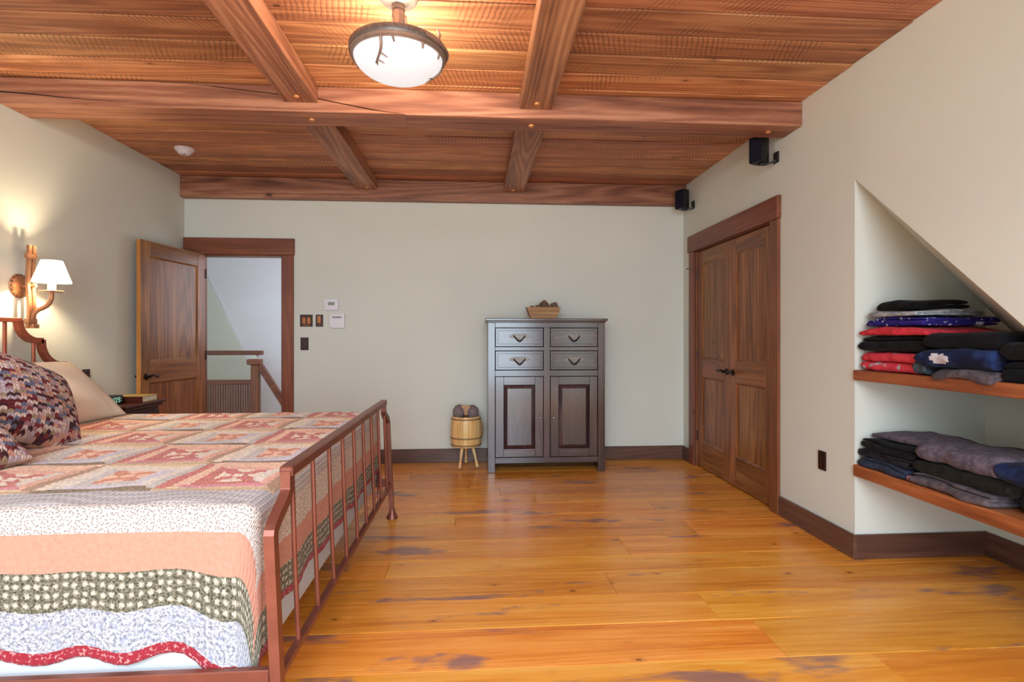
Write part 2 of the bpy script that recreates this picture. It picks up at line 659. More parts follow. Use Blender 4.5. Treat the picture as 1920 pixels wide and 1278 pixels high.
# ceiling: slab plus individual rough boards
ce = obj('ceiling', join(box(XL - 0.1, XR + WT, -0.85, YB + 0.1, ZC + 0.03, 2.92), box(XL - 0.1, XR + WT, YR - 0.1, -3.0, ZC + 0.03, 2.92),
                         box(XL - 0.1, -2.2, -3.0, -0.85, ZC + 0.03, 2.92), box(1.4, XR + WT, -3.0, -0.85, ZC + 0.03, 2.92)), M['plaster'], kind='structure')
y = -0.84
rc = random.Random(11)
while y < YB - 0.01:
    w = 0.2055
    y1 = min(y + w, YB)
    sx = rc.uniform(-0.9, 0.9)
    tilt = rc.uniform(0.002, 0.005)
    dz = rc.uniform(0, 0.003)
    bm = bmesh.new()
    vs = add_box(bm, XL, XR, y + 0.003, y1 - 0.003, ZC + dz, ZC + 0.03)
    for vtx in vs:
        if vtx.co.z < ZC + 0.02 and vtx.co.y > y + 0.1:
            vtx.co.z += tilt
    bmesh.ops.bevel(bm, geom=bm.edges[:], offset=0.003, segments=1, affect='EDGES')
    obj('board', bm, M['ceil'], ce, at=(sx, (y + y1) / 2, ZC))
    y = y1

# ---------------------------------------------------------------- beams
BZ = 2.665


def peg(parent, x, y, z):
    obj('peg', lathe([(0.0001, -0.012), (0.014, -0.011), (0.018, -0.004), (0.018, 0.002)], (x, y, z), 12), M['edge'], parent, True)


def beam_y(label, x, y0, y1, half=0.1, pegs=()):
    t = thing('ceiling_beam', label, 'beam', (x, (y0 + y1) / 2, BZ), 'timber beams across the bays')
    obj('timber', box(x - half, x + half, y0, y1, BZ, ZC, 0.006, 2), M['beam_y'], t)
    for px, py in pegs:
        peg(t, px, py, BZ)
    return t


GY0, GY1, GZ = 3.33, 3.545, 2.61
beam_y('long timber beam left of the round ceiling lamp', -1.06, -0.84, GY0 - 0.001, pegs=((-1.06, 3.24),))
beam_y('long timber beam right of the round ceiling lamp', 0.375, -0.84, GY0 - 0.001, pegs=((0.375, 3.24),))
beam_y('short timber beam nearer the smoke detector, between crossbeam and back wall', -1.05, GY1 + 0.001, 5.239, pegs=((-1.03, 5.16),))
beam_y('short timber beam above the tall cabinet, between crossbeam and back wall', 0.375, GY1 + 0.001, 5.239, pegs=((0.36, 5.16),))

# main crossbeam: two timbers meeting in a long wavy scarf joint
g = thing('main_crossbeam', 'thick timber crossbeam with a wavy scarf joint spanning the room', 'beam', (-0.3, 3.44, GZ))
scarf = [(-1.92, ZC), (-1.75, 2.760), (-1.578, 2.745), (-1.40, 2.729), (-1.203, 2.711), (-1.05, 2.698), (-0.949, 2.687), (-0.80, 2.660), (-0.628, 2.630), (-0.434, GZ)]
left_poly = [(XL + 0.001, GZ)] + [(-0.434, GZ)] + scarf[::-1][1:] + [(XL + 0.001, ZC)]
right_poly = [(XR - 0.001, GZ), (XR - 0.001, ZC)] + [(a + 0.004, b + (0.007 if b < 2.76 else 0)) for a, b in scarf[:-1]] + [(-0.424, GZ)]
obj('timber', prism(left_poly, GY0 - 0.006, GY1, 'Y', 0.003), M['beam_x'], g)
obj('timber', prism(right_poly, GY0, GY1, 'Y', 0.003), M['beam_x'], g)
# drying check in the left timber
chk = [(-2.788, 2.678), (-2.6, 2.668), (-2.45, 2.655), (-2.282, 2.645), (-2.05, 2.640)]
bmc = bmesh.new()
for i, (a, b) in enumerate(chk[:-1]):
    a2, b2 = chk[i + 1]
    th = 0.0042 * (1 - i / 4.5)
    th2 = 0.0042 * (1 - (i + 1) / 4.5)
    q = [(a, GY0 - 0.0068, b - th), (a2, GY0 - 0.0068, b2 - th2), (a2, GY0 - 0.0068, b2 + th2), (a, GY0 - 0.0068, b + th)]
    A = [bmc.verts.new(p) for p in q]
    B = [bmc.verts.new((p[0], GY0 - 0.001, p[2])) for p in q]
    bmc.faces.new(A)
    bmc.faces.new(B[::-1])
    for k in range(4):
        bmc.faces.new((A[k], B[k], B[(k + 1) % 4], A[(k + 1) % 4]))
bmesh.ops.recalc_face_normals(bmc, faces=bmc.faces[:])
obj('drying_crack', bmc, M['black'], g)
for px in (-1.03, 0.36, 1.95):
    peg(g, px, 3.44, GZ)
wb = thing('wall_beam', 'timber beam running along the top of the back wall', 'beam', (-0.3, 5.28, 2.565))
obj('timber', box(XL + 0.001, XR - 0.001, 5.24, YB - 0.001, 2.565, ZC, 0.005, 2), M['beam_x'], wb)

# ---------------------------------------------------------------- baseboards
BH, BT = 0.135, 0.02


def baseb(name, *bms):
    return obj(name, join(*bms), M['base_y'] if name in ('baseboard_left', 'baseboard_right', 'baseboard_niche_back') else M['base_x'], kind='structure')


baseb('baseboard_back', box(D1X1 + 0.105, XR - 0.001, YB - BT, YB - 0.001, 0.001, BH, 0.003))
baseb('baseboard_left', box(XL + 0.001, XL + BT, YR, YB - 0.001, 0.001, BH, 0.003))
baseb('baseboard_right', box(XR - BT, XR - 0.001, 5.135, YB - BT, 0.001, BH, 0.003), box(XR - BT, XR - 0.001, NY - BT, 3.575, 0.001, BH, 0.003))
baseb('baseboard_niche', box(XR - 0.0005, NX - BT - 0.0005, NY - BT, NY - 0.001, 0.001, BH, 0.003))
baseb('baseboard_niche_back', box(NX - BT, NX - 0.001, 1.2, NY - 0.001, 0.001, BH, 0.003))


# ---------------------------------------------------------------- doors
def door_leaf(parent, w, h, th, handle_y, loc, rotz, face=1):
    """leaf in its own frame: hinge at y=0, runs along -y ... free end at y=-w; thickness along x, visible face at +x*face"""
    lf = bpy.data.objects.new('leaf', None)
    COL.objects.link(lf)
    lf.parent = parent
    lf.location = loc
    lf.rotation_euler = (0, 0, rotz)
    st, tr, br, m0, m1 = 0.105, 0.125, 0.25, 0.86, 1.04
    bv = 0.003
    def add(name, bm, m):
        return obj(name, bm, m, lf, local=True)
    add('stile', box(-th, 0, -st, 0, 0.008, h, bv), M['door_z'])
    add('stile', box(-th, 0, -w, -w + st, 0.008, h, bv), M['door_z'])
    add('rail', box(-th, 0, -w + st, -st, h - tr, h, bv), M['door_y'])
    add('rail', box(-th, 0, -w + st, -st, m0, m1, bv), M['door_y'])
    add('rail', box(-th, 0, -w + st, -st, 0.008, br, bv), M['door_y'])
    for z0, z1 in ((br, m0), (m1, h - tr)):
        # panel of upright boards with a chamfered border, sunk behind the frame
        bmp = bmesh.new()
        add_box(bmp, -th + 0.012, -0.012, -w + st, -st, z0, z1)
        for xx in (-0.012, -th + 0.012):
            pass
        add('panel', bmp, M['door_z'])
        # bevelled sticking round the panel, both faces
        stk = bmesh.new()
        for sgn, xf in ((1, -0.012), (-1, -th + 0.012)):
            a = 0.011 * sgn
            ya, yb = -w + st, -st
            q_o = [(ya, z0), (yb, z0), (yb, z1), (ya, z1)]
            q_i = [(ya + 0.012, z0 + 0.012), (yb - 0.012, z0 + 0.012), (yb - 0.012, z1 - 0.012), (ya + 0.012, z1 - 0.012)]
            O = [stk.verts.new((xf + a, p[0], p[1])) for p in q_o]
            I = [stk.verts.new((xf + 0.001 * sgn, p[0], p[1])) for p in q_i]
            for k in range(4):
                stk.faces.new((O[k], O[(k + 1) % 4], I[(k + 1) % 4], I[k]))
        bmesh.ops.recalc_face_normals(stk, faces=stk.faces[:])
        add('moulding', stk, M['door_z'])
    return lf


def lever(lf, y, z, x, sx, dy):
    """rosette and curved lever on the face at x, outward direction sx, lever pointing dy along y"""
    bm = lathe([(0.0001, 0.0), (0.027, 0.0), (0.029, 0.004 * sx), (0.022, 0.010 * sx), (0.011, 0.012 * sx), (0.010, 0.045 * sx), (0.0001, 0.046 * sx)], (x, y, z), 20, 'X')
    pts = []
    for i in range(9):
        f = i / 8
        pts.append((x + sx * (0.042 + 0.006 * math.sin(PI * f)), y + dy * (0.105 * f - 0.012), z + 0.010 * math.sin(2 * PI * f * 0.9) + 0.012 * f * f))
    add_tube(bm, pts, [0.0105, 0.010, 0.0088, 0.008, 0.0075, 0.0075, 0.008, 0.009, 0.0075], 10)
    bmesh.ops.recalc_face_normals(bm, faces=bm.faces[:])
    return obj('handle', bm, M['bronze'], lf, True, local=True)


# door_1: opening to the hall, its leaf swung in against the left wall
d1 = thing('door_1', None, None, (-2.26, YB, 0), kind='structure')
obj('casing', box(D1X1 - 0.002, D1X1 + 0.103, YB - 0.022, YB - 0.001, 0.001, 2.0315, 0.003), M['trim_z'], d1)
obj('casing', box(XL + 0.003, D1X0 + 0.002, YB - 0.022, YB - 0.001, 0.001, 2.0315, 0.003), M['trim_z'], d1)
obj('head_casing', box(XL + 0.003, D1X1 + 0.112, YB - 0.030, YB - 0.001, 2.032, 2.192, 0.004), M['trim_x'], d1)
obj('jamb', box(D1X1 - 0.018, D1X1 - 0.0002, YB, YB + WT, 0.001, D1H - 0.018), M['trim_z'], d1)
obj('jamb', box(D1X0 + 0.0002, D1X0 + 0.018, YB, YB + WT, 0.001, D1H - 0.018), M['trim_z'], d1)
obj('head_jamb', box(D1X0 + 0.0002, D1X1 - 0.0002, YB, YB + WT, D1H - 0.018, D1H - 0.0002), M['trim_x'], d1)
lf = door_leaf(d1, 0.805, 2.03, 0.036, 0, (-2.585 + 2.26, -0.027, 0), math.radians(-8.0))
obj('edge_strip', box(-0.0355, -0.0005, -0.8062, -0.8048, 0.009, 2.029), M['edge'], lf, local=True)
lever(lf, -0.745, 0.915, 0, 1, 1)
lever(lf, -0.745, 0.915, -0.036, -1, 1).scale = (1, 1, 1)
for z in (0.25, 1.02, 1.80):
    obj('hinge', tube([(0.004, 0.006, z), (0.004, 0.006, z + 0.09)], 0.007, 8), M['bronze'], lf, True, local=True)

# door_2: pair of closed closet doors in the right wall
d2 = thing('door_2', None, None, (XR, 4.355, 0), kind='structure')
obj('casing', box(XR - 0.022, XR - 0.001, D2Y0 - 0.103, D2Y0 + 0.004, 0.001, 2.0655, 0.003), M['trim_z'], d2)
obj('casing', box(XR - 0.022, XR - 0.001, D2Y1 - 0.004, D2Y1 + 0.103, 0.001, 2.0655, 0.003), M['trim_z'], d2)
obj('head_casing', box(XR - 0.032, XR - 0.001, D2Y0 - 0.114, D2Y1 + 0.114, 2.066, 2.226, 0.004), M['trim_y'], d2)
obj('jamb', box(XR, XR + WT, D2Y0 + 0.0002, D2Y0 + 0.016, 0.001, D2H - 0.016), M['trim_z'], d2)
obj('jamb', box(XR, XR + WT, D2Y1 - 0.016, D2Y1 - 0.0002, 0.001, D2H - 0.016), M['trim_z'], d2)
obj('head_jamb', box(XR, XR + WT, D2Y0 + 0.0002, D2Y1 - 0.0002, D2H - 0.016, D2H - 0.0002), M['trim_y'], d2)
LW = (D2Y1 - D2Y0 - 0.032) / 2 - 0.003
# near leaf: hinge at the near jamb; the leaf frame is turned round so its face looks into the room
for hinge_y, flip in ((D2Y0 + 0.018, True), (D2Y1 - 0.018, False)):
    if flip:
        lf = door_leaf(d2, LW, 2.055, 0.036, 0, (0.016, hinge_y - 4.355, 0), PI)       # runs towards +y, face at -x
        lever(lf, -LW + 0.055, 0.945, 0, 1, 1)
    else:
        lf = door_leaf(d2, LW, 2.055, 0.036, 0, (0.016 + 0.036, hinge_y - 4.355, 0), 0.0)  # runs towards -y, back face at -x
        lever(lf, -LW + 0.055, 0.945, -0.036, -1, 1)
    for z in (0.25, 1.02, 1.80):
        xh = 0.004 if flip else -0.040
        obj('hinge', tube([(xh, -0.002, z), (xh, -0.002, z + 0.09)], 0.007, 8), M['bronze'], lf, True, local=True)
for yy in (D2Y0 + 0.085, D2Y1 + 0.03):
    obj('ball_catch', tube([(XR - 0.023, yy, 1.90), (XR - 0.052, yy, 1.905), (XR - 0.06, yy + 0.02, 1.905)], [0.006, 0.005, 0.008], 8), M['pull'], d2, True)

# ---------------------------------------------------------------- hall beyond the door
obj('wall_hall', box(-4.6, -1.2, 7.7, 7.8, -0.2, 3.2), M['hall'], kind='structure')
obj('wall_hall_left', box(-4.7, -4.6, YB + WT, 7.8, -0.2, 3.2), M['hall_green'], kind='structure')
obj('wall_hall_right', box(-1.2, -1.1, YB + WT, 7.8, -0.2, 3.2), M['hall'], kind='structure')
obj('ceiling_hall', box(-4.7, -1.1, YB + WT, 7.8, 2.62, 2.72), M['hall'], kind='structure')
obj('floor_hall', box(-4.7, -1.1, YB + 0.1, 7.8, -0.12, -0.001), M['floor'], kind='structure')
obj('wall_stair', prism([(-4.59, 0.0), (-3.02, 0.0), (-3.02, 0.61), (-3.255, 1.066), (-3.71, 2.03), (-4.0, 2.61), (-4.59, 2.61)], 7.66, 7.69, 'Y'), M['hall_green'], kind='structure')
sr = thing('stair_railing', 'wooden stair guard railing with slatted lower panel beyond the open door', 'railing', (-3.0, 6.9, 0))
RX0, RX1 = -3.75, -2.80
obj('top_rail', box(RX0, RX1 + 0.13, 6.86, 6.94, 1.015, 1.07, 0.008), M['trim_x'], sr)
obj('middle_rail', box(RX0, RX1, 6.88, 6.92, 0.645, 0.705, 0.006), M['trim_x'], sr)
obj('bottom_rail', box(RX0, RX1, 6.88, 6.92, 0.08, 0.13, 0.006), M['trim_x'], sr)
nb = 31
for i in range(nb):
    x = RX0 + 0.02 + (RX1 - RX0 - 0.04) * i / (nb - 1)
    obj('baluster', box(x - 0.009, x + 0.009, 6.891, 6.909, 0.13, 0.645), M['trim_z'], sr)
obj('post', box(RX1 - 0.005, RX1 + 0.065, 6.865, 6.935, 0.0, 1.015, 0.004), M['hall_green'], sr)
obj('newel_post', box(RX1 + 0.06, RX1 + 0.15, 6.70, 6.79, 0.0, 0.90, 0.006), M['trim_z'], sr)
obj('newel_cap', box(RX1 + 0.02, RX1 + 0.17, 6.68, 6.81, 0.90, 0.97, 0.01), M['trim_x'], sr)
obj('handrail', sweep([(RX1 + 0.13, 6.745, 0.93), (RX1 + 0.30, 6.745, 0.66), (RX1 + 0.62, 6.745, 0.14)], 0.06, 0.07, (0, 1, 0)), M['trim_y'], sr)
nwl = None

# ---------------------------------------------------------------- niche shelves
for zt, zb, nm in ((1.055, 0.998, 'upper wooden wall shelf in the sloped niche holding the tall clothes stack'),
                   (0.528, 0.464, 'lower wooden wall shelf in the sloped niche near the floor')):
    xs_lim = lambda yy, z: min(NX - 0.001, XR + (2.124 - SLY * (NY - yy) - z) / SLX - 0.003)
    y_end = NY - (2.124 - zt) / SLY + 0.03
    poly = [(XR - 0.012, NY - 0.001), (XR - 0.012, y_end), (xs_lim(y_end, zt), y_end)]
    for i in range(1, 9):
        yy = y_end + (NY - 0.001 - y_end) * i / 8
        poly.append((xs_lim(yy, zt), yy))
    s = obj('shelf', prism(poly, zb, zt, 'Z', 0.004), M['shelf'], at=(XR, 2.3, zt))
    tag(s, nm, 'shelf')


# ---------------------------------------------------------------- bed
bed = thing('bed', 'king bed with low bronze metal footboard and scrolled headboard', 'bed', (-1.65, 2.655, 0))
FX = -0.603


def lean(z):
    return FX + 0.045 * max(0.0, (0.70 - z)) - 0.010 * max(0, z - 0.7)


def post_pts(sign, yc):
    P = []
    y_sh = yc
    prof = [(0.0, 0.012), (0.30, 0.012), (0.62, 0.0)]
    for z, d in ((0.012, 0.0), (0.3, 0.0), (0.58, 0.0), (0.655, 0.0)):
        P.append((lean(z), y_sh, z))
    # ogee up to the top rail
    for i in range(1, 13):
        f = i / 12
        z = 0.655 + 0.100 * f
        yy = y_sh + sign * 0.145 * (0.5 - 0.5 * math.cos(PI * f)) ** 0.9
        P.append((lean(z), yy, z))
    P.append((lean(0.81), y_sh + sign * 0.145, 0.81))
    return P


YN, YF = 1.612, 3.698
pn = post_pts(1, YN)
pf = post_pts(-1, YF)
fb = [bed]
obj('foot_post', sweep(pn, 0.030, 0.036, (1, 0, 0)), M['iron'], bed)
obj('foot_post', sweep(pf, 0.030, 0.036, (1, 0, 0)), M['iron'], bed)
for yy in (YN, YF):
    obj('foot_pad', lathe([(0.038, 0.0), (0.036, 0.010), (0.024, 0.035), (0.020, 0.06)], (lean(0), yy, 0.0005), 16), M['iron'], bed, True)
ytn, ytf = pn[-1][1] - 0.012, pf[-1][1] + 0.012
obj('top_rail', box(FX - 0.022, FX + 0.020, ytn, ytf, 0.79, 0.826, 0.005), M['iron'], bed)
obj('bottom_rail', box(lean(0.235) - 0.013, lean(0.235) + 0.013, YN + 0.01, YF - 0.01, 0.222, 0.246, 0.003), M['iron'], bed)
for i in range(9):
    yy = 1.80 + 0.22 * i
    obj('spindle', tube([(lean(0.24), yy, 0.235), (lean(0.5), yy, 0.5), (FX, yy, 0.79)], 0.0085, 8), M['iron'], bed, True)
# side rails
obj('side_rail', box(-2.70, -0.60, 1.596, 1.622, 0.215, 0.268, 0.003), M['iron'], bed)
obj('side_rail', box(-2.70, -0.60, 3.688, 3.714, 0.215, 0.268, 0.003), M['iron'], bed)
# mattress and box spring
obj('box_spring', box(-2.63, -0.672, 1.640, 3.67, 0.222, 0.43, 0.02, 3), M['sheet'], bed, True)
obj('mattress', box(-2.63, -0.70, 1.68, 3.62, 0.432, 0.722, 0.03, 3), M['sheet'], bed, True)
# headboard
HX = -2.70
YC = 2.655


def cove(y0, z0, y1, z1, n=8):
    pts = []
    for i in range(n + 1):
        a = PI / 2 * i / n
        pts.append((y1 - (y1 - y0) * math.cos(a), z0 - (z0 - z1) * math.sin(a)))
    return pts


for sgn in (1, -1):
    yz = [(3.345, 1.338)] + cove(3.345, 1.332, 3.478, 1.216) + [(3.512, 1.216)]
    yz2 = [(3.512, 1.222)] + cove(3.512, 1.205, 3.665, 1.062) + [(3.70, 1.062)]
    for seg_ in (yz, yz2):
        pts = [(HX, YC + sgn * (a - YC), b) for a, b in seg_]
        obj('scroll', sweep(pts, 0.034, 0.034, (1, 0, 0)), M['rust'], bed)
    obj('head_post', box(HX - 0.017, HX + 0.017, YC + sgn * 1.045 - 0.017, YC + sgn * 1.045 + 0.017, 0.001, 1.062, 0.003), M['rust'], bed)
obj('head_rail', box(HX - 0.018, HX + 0.018, YC - 0.70, YC + 0.70, 1.325, 1.352, 0.003), M['rust'], bed)
obj('head_rail', box(HX - 0.014, HX + 0.014, YC - 1.04, YC + 1.04, 0.40, 0.43, 0.003), M['rust'], bed)
for i in range(9):
    yy = YC - 0.80 + 0.2 * i
    top = 1.33 if abs(yy - YC) < 0.7 else 1.215
    obj('head_spindle', tube([(HX, yy, 0.42), (HX, yy, top)], 0.010, 8), M['rust'], bed, True)

# ---------------------------------------------------------------- quilt
QX0, QX1, QY0, QY1, QZ, QR = -2.66, -0.70, 1.670, 3.625, 0.738, 0.05
CELL = 0.0085
us = np.arange(QX0, -0.245, CELL)
vs_ = np.arange(1.19, 3.95, CELL)
nu, nv = len(us), len(vs_)
U, V = np.meshgrid(us, vs_, indexing='ij')
# scalloped hem: the last strips are pushed up and down along the edge
du = np.maximum(U - QX1, 0)
dvn = np.maximum(QY0 - V, 0)
dvf = np.maximum(V - QY1, 0)
dv = dvn + dvf
sgv = np.where(dvn > 0, -1.0, 1.0)
R_ = np.hypot(du, dv)
nxd = np.where(R_ > 0, du / np.maximum(R_, 1e-9), 0)
nyd = np.where(R_ > 0, dv / np.maximum(R_, 1e-9), 0) * sgv
ARC = QR * PI / 2
ang = np.minimum(R_ / QR, PI / 2)
out = QR * np.sin(ang)
drop = QR * (1 - np.cos(ang)) + np.maximum(R_ - ARC, 0)
hang = np.clip(np.maximum(R_ - ARC, 0) / 0.4, 0, 1.4)
bx = np.minimum(U, QX1)
by = np.clip(V, QY0, QY1)
ripple = 0.009 * hang * (np.sin(bx * 23.0 + 1.3 * np.sin(bx * 9)) * (dv > 0) + np.sin(by * 19.0 + 0.7 + np.sin(by * 7)) * (du > 0))
corner = (du > 0) & (dv > 0)
ripple = np.where(corner, 0.006 * hang, ripple * 0.8)
out = out + ripple - 0.004 * hang
wob = hang ** 1.4 * (0.014 * np.sin(bx * 27.0 + 0.8) * (dvn > 0) * np.clip((bx + 2.3) * 0.9, 0.35, 1) + 0.010 * np.sin(by * 21.0) * (du > 0) * (dvn == 0))
cs = np.clip((U - (QX1 - 0.17)) / 0.17, 0, 1)
cs2 = np.clip(((QY0 + 0.17) - V) / 0.17, 0, 1)
pull = (cs * cs * (3 - 2 * cs)) * (dvn > 0) * (du == 0) + (cs2 * cs2 * (3 - 2 * cs2)) * (du > 0) * (dvn == 0) + 1.0 * corner
z = QZ - drop + wob * (~corner) - 0.085 * np.clip(hang, 0, 1) * pull
# drop of the unsplit corner
z = np.where(corner, np.maximum(z, 0.035), z)
# soft puff on the top and the roll along the edges
puff = 0.0045 * np.sin(U * 15.7) * np.sin((V - 1.8) * 15.7) * (R_ == 0) + 0.004 * np.sin(U * 5.1 + 1) * np.sin(V * 4.3)
z = z + puff + 0.0016 * np.sin(V * 210 + 3 * np.sin(U * 13)) * (R_ == 0)
X = bx + nxd * out
Y = by + nyd * out
hdisp = 0.0014 * np.sin(U * 190 + 2.5 * np.sin(V * 45))
Y = Y + np.where((dvn > ARC), -hdisp, 0)
X = X + np.where((du > ARC) & (dv == 0), hdisp, 0)
co = np.stack([X, Y, z], -1).reshape(-1, 3)
co[:, 0] -= -1.65
co[:, 1] -= 2.655
# keep cells inside the quilt's outline (foot hem at -0.28; near hem at 1.205)
uc = us[:-1] + CELL / 2
vc = vs_[:-1] + CELL / 2
UC, VC = np.meshgrid(uc, vc, indexing='ij')
keep = (UC < -0.272) & (VC > 1.205)
I, J = np.nonzero(keep)
a = I * nv + J
faces = np.stack([a, a + nv, a + nv + 1, a + 1], -1)
# which strip
mat = np.zeros(UC.shape, int)      # 0 = blocks, painted by print colours
BU, BV = -0.66, 1.80
dN = BV - VC
dF = UC - BU
for lo_, hi_, k in ((0, .13, 1), (.13, .2275, 2), (.2275, .3365, 3), (.3365, .445, 4), (.445, .557, 5), (.557, .7, 6)):
    mat = np.where((dN > lo_) & (dN <= hi_), k, mat)
for lo_, hi_, k in ((0, .055, 1), (.055, .178, 2), (.178, .27, 3), (.27, .36, 4), (.36, .5, 6)):
    sel = (dF > lo_) & (dF <= hi_) & (dN <= 0)
    mat = np.where(sel, k, mat)
# corner square: mitre between the two runs of strips
sel = (dF > 0) & (dN > 0) & (dF / 0.39 > dN / 0.595)
for lo_, hi_, k in ((0, .055, 1), (.055, .178, 2), (.178, .27, 3), (.27, .36, 4), (.36, .5, 6)):
    mat = np.where(sel & (dF > lo_) & (dF <= hi_), k, mat)
# far side border
dB = VC - 3.62
for lo_, hi_, k in ((.10, .2, 3), (.2, .3, 4), (.3, .5, 6)):
    mat = np.where((dB > lo_) & (dB <= hi_) & (dF <= 0), k, mat)
# log-cabin blocks
P_ = {k: np.array(rgb(*c)) for k, c in dict(
    red=(196, 108, 98), peach=(236, 192, 164), brown=(176, 138, 110), tan=(222, 192, 152), magenta=(212, 136, 146), cream=(232, 214, 192),
    grey=(198, 190, 184), lilac=(208, 200, 212), rust=(206, 132, 104), dark=(128, 106, 78), pale=(226, 214, 202), salmon=(228, 172, 148)).items()}
BS = 0.39
bu = np.floor((BU - UC) / BS).astype(int)
bv_ = np.floor((VC - BV) / BS).astype(int)
fu = 1 - ((BU - UC) / BS - bu)       # 0 left .. 1 right
fv = (VC - BV) / BS - bv_            # 0 near .. 1 far
redb = ((bu + bv_) % 2) == 0
colr = np.zeros(UC.shape + (4,))
ringw = 0.105
d4 = np.stack([fu, 1 - fu, fv, 1 - fv], 0)       # left, right, near, far
side = d4.argmin(0)
dm = d4.min(0)
ring = np.minimum((dm / ringw).astype(int), 3)
red_scheme = {0: ['red', 'brown', 'tan', 'peach'], 1: ['peach', 'salmon', 'magenta', 'peach'], 2: ['red', 'pale', 'red', 'salmon'], 3: ['cream'] * 4}
grey_scheme = {0: ['cream', 'grey', 'dark', 'tan'], 1: ['pale', 'pale', 'lilac', 'cream'], 2: ['grey', 'lilac', 'grey', 'pale'], 3: ['peach'] * 4}
for scheme, selb in ((red_scheme, redb), (grey_scheme, ~redb)):
    for r_ in range(4):
        for s_ in range(4):
            colr[selb & (ring == r_) & (side == s_)] = P_[scheme[r_][s_]]
# near ring of each block is the narrow checked line
nl = fv < 0.06
colr[nl & ~redb] = P_['dark']
colr[nl & redb] = P_['brown'] * 0.5 + P_['tan'] * 0.5
# a small pieced star in every centre
cu, cv = (fu - 0.5) / 0.185, (fv - 0.5) / 0.185
star = (np.abs(np.abs(cu) - np.abs(cv)) < 0.38) & (np.maximum(np.abs(cu), np.abs(cv)) < 1) & (np.maximum(np.abs(cu), np.abs(cv)) > 0.25)
colr[star & redb] = P_['red']
colr[star & ~redb] = P_['rust']
rs = np.random.RandomState(5)
colr[..., :3] *= (1 + 0.10 * rs.randn(*UC.shape))[..., None].clip(0.6, 1.4)
me = bpy.data.meshes.new('quilt')
me.vertices.add(len(co))
me.vertices.foreach_set('co', co.ravel())
nf = len(faces)
me.loops.add(nf * 4)
me.loops.foreach_set('vertex_index', faces.ravel())
me.polygons.add(nf)
me.polygons.foreach_set('loop_start', np.arange(nf) * 4)
me.polygons.foreach_set('loop_total', np.full(nf, 4))
me.polygons.foreach_set('material_index', mat[I, J])
me.update(calc_edges=True)
ca = me.color_attributes.new('print', 'FLOAT_COLOR', 'CORNER')
cc = np.repeat(colr[I, J], 4, axis=0)
ca.data.foreach_set('color', cc.ravel())
uvl = me.uv_layers.new(name='UVMap')
UVv = np.stack([U, V], -1).reshape(-1, 2)[faces.ravel()]
uvl.data.foreach_set('uv', UVv.ravel())
for p in me.polygons:
    p.use_smooth = True
me.validate()


def quilt_mat(name, fn):
    t = NT(name)
    uv = t.coords('UV')
    c = fn(t, uv)
    h = t.wave(uv, 34, 3.0, 2, 1.0, 'X')
    t.bump(t.math('ADD', t.math('MULTIPLY', h, 0.8), t.noise(uv, 160, 3)), 0.35, 0.004)
    return t.set(c, 0.9, 0, 0.15, sheen=0.1)


def q_block(t, uv):
    at = t.n('ShaderNodeAttribute', attribute_name='print')
    s = t.step(t.vor(uv, 150, dim='2D'), 0.15, 0.45)
    return t.mix(t.math('MULTIPLY', t.math('SUBTRACT', 1.0, s), 0.28), at.outputs['Color'], rgb(246, 232, 218))


def q_plaid(t, uv):
    a_ = t.wave(uv, 17, 0.3, 1, 1, 'X')
    b_ = t.wave(uv, 17, 0.3, 1, 1, 'Y')
    base = t.mix(t.noise(uv, 120, 3), rgb(138, 136, 144), rgb(188, 178, 176))
    c = t.mix(t.math('MULTIPLY', t.step(a_, 0.75, 0.95), 0.45), base, rgb(236, 228, 222))
    return t.mix(t.math('MULTIPLY', t.step(b_, 0.75, 0.95), 0.45), c, rgb(236, 228, 222))


def q_white(t, uv):
    d = t.vor(uv, 112, dim='2D')
    m = t.step(d, 0.18, 0.40, 1.0, 0.0)
    return t.mix(t.math('MULTIPLY', m, 0.8), rgb(212, 198, 190), rgb(112, 100, 100))


def q_salmon(t, uv):
    return t.mix(t.noise(uv, 70, 4), rgb(180, 122, 104), rgb(208, 152, 132))


def q_green(t, uv):
    base = t.mix(t.step(t.noise(uv, 130, 4, 0.75), 0.35, 0.65), rgb(40, 42, 34), rgb(134, 130, 112))
    d = t.math('ADD', t.vor(uv, 38, rand=0.22, dim='2D'), t.math('MULTIPLY', t.math('SUBTRACT', t.noise(uv, 190, 2), 0.5), 0.7))
    m = t.step(d, 0.08, 0.42, 1.0, 0.0)
    return t.mix(t.math('MULTIPLY', m, 0.8), base, rgb(214, 204, 186))


def q_blue(t, uv):
    base = t.mix(t.step(t.noise(uv, 105, 5, 0.75), 0.36, 0.62), rgb(100, 108, 128), rgb(200, 200, 204))
    g_ = t.step(t.noise(uv, 30, 3, 0.6), 0.52, 0.68)
    return t.mix(t.math('MULTIPLY', g_, 0.35), base, rgb(138, 150, 186))


def q_red(t, uv):
    return t.mix(t.step(t.noise(uv, 95, 3, 0.6), 0.54, 0.64), rgb(146, 40, 54), rgb(204, 146, 146))


for nm, fn in (('quilt_blocks', q_block), ('quilt_plaid', q_plaid), ('quilt_white', q_white), ('quilt_salmon', q_salmon),
               ('quilt_green', q_green), ('quilt_blue', q_blue), ('quilt_red', q_red)):
    me.materials.append(quilt_mat(nm, fn))
q = link('quilt', me, None, (-1.65, 2.655, 0))
tag(q, 'patchwork quilt with log-cabin blocks and bordered stripes spread over the bed', 'quilt')
sol = q.modifiers.new('thickness', 'SOLIDIFY')
sol.thickness = 0.006
sol.offset = -1


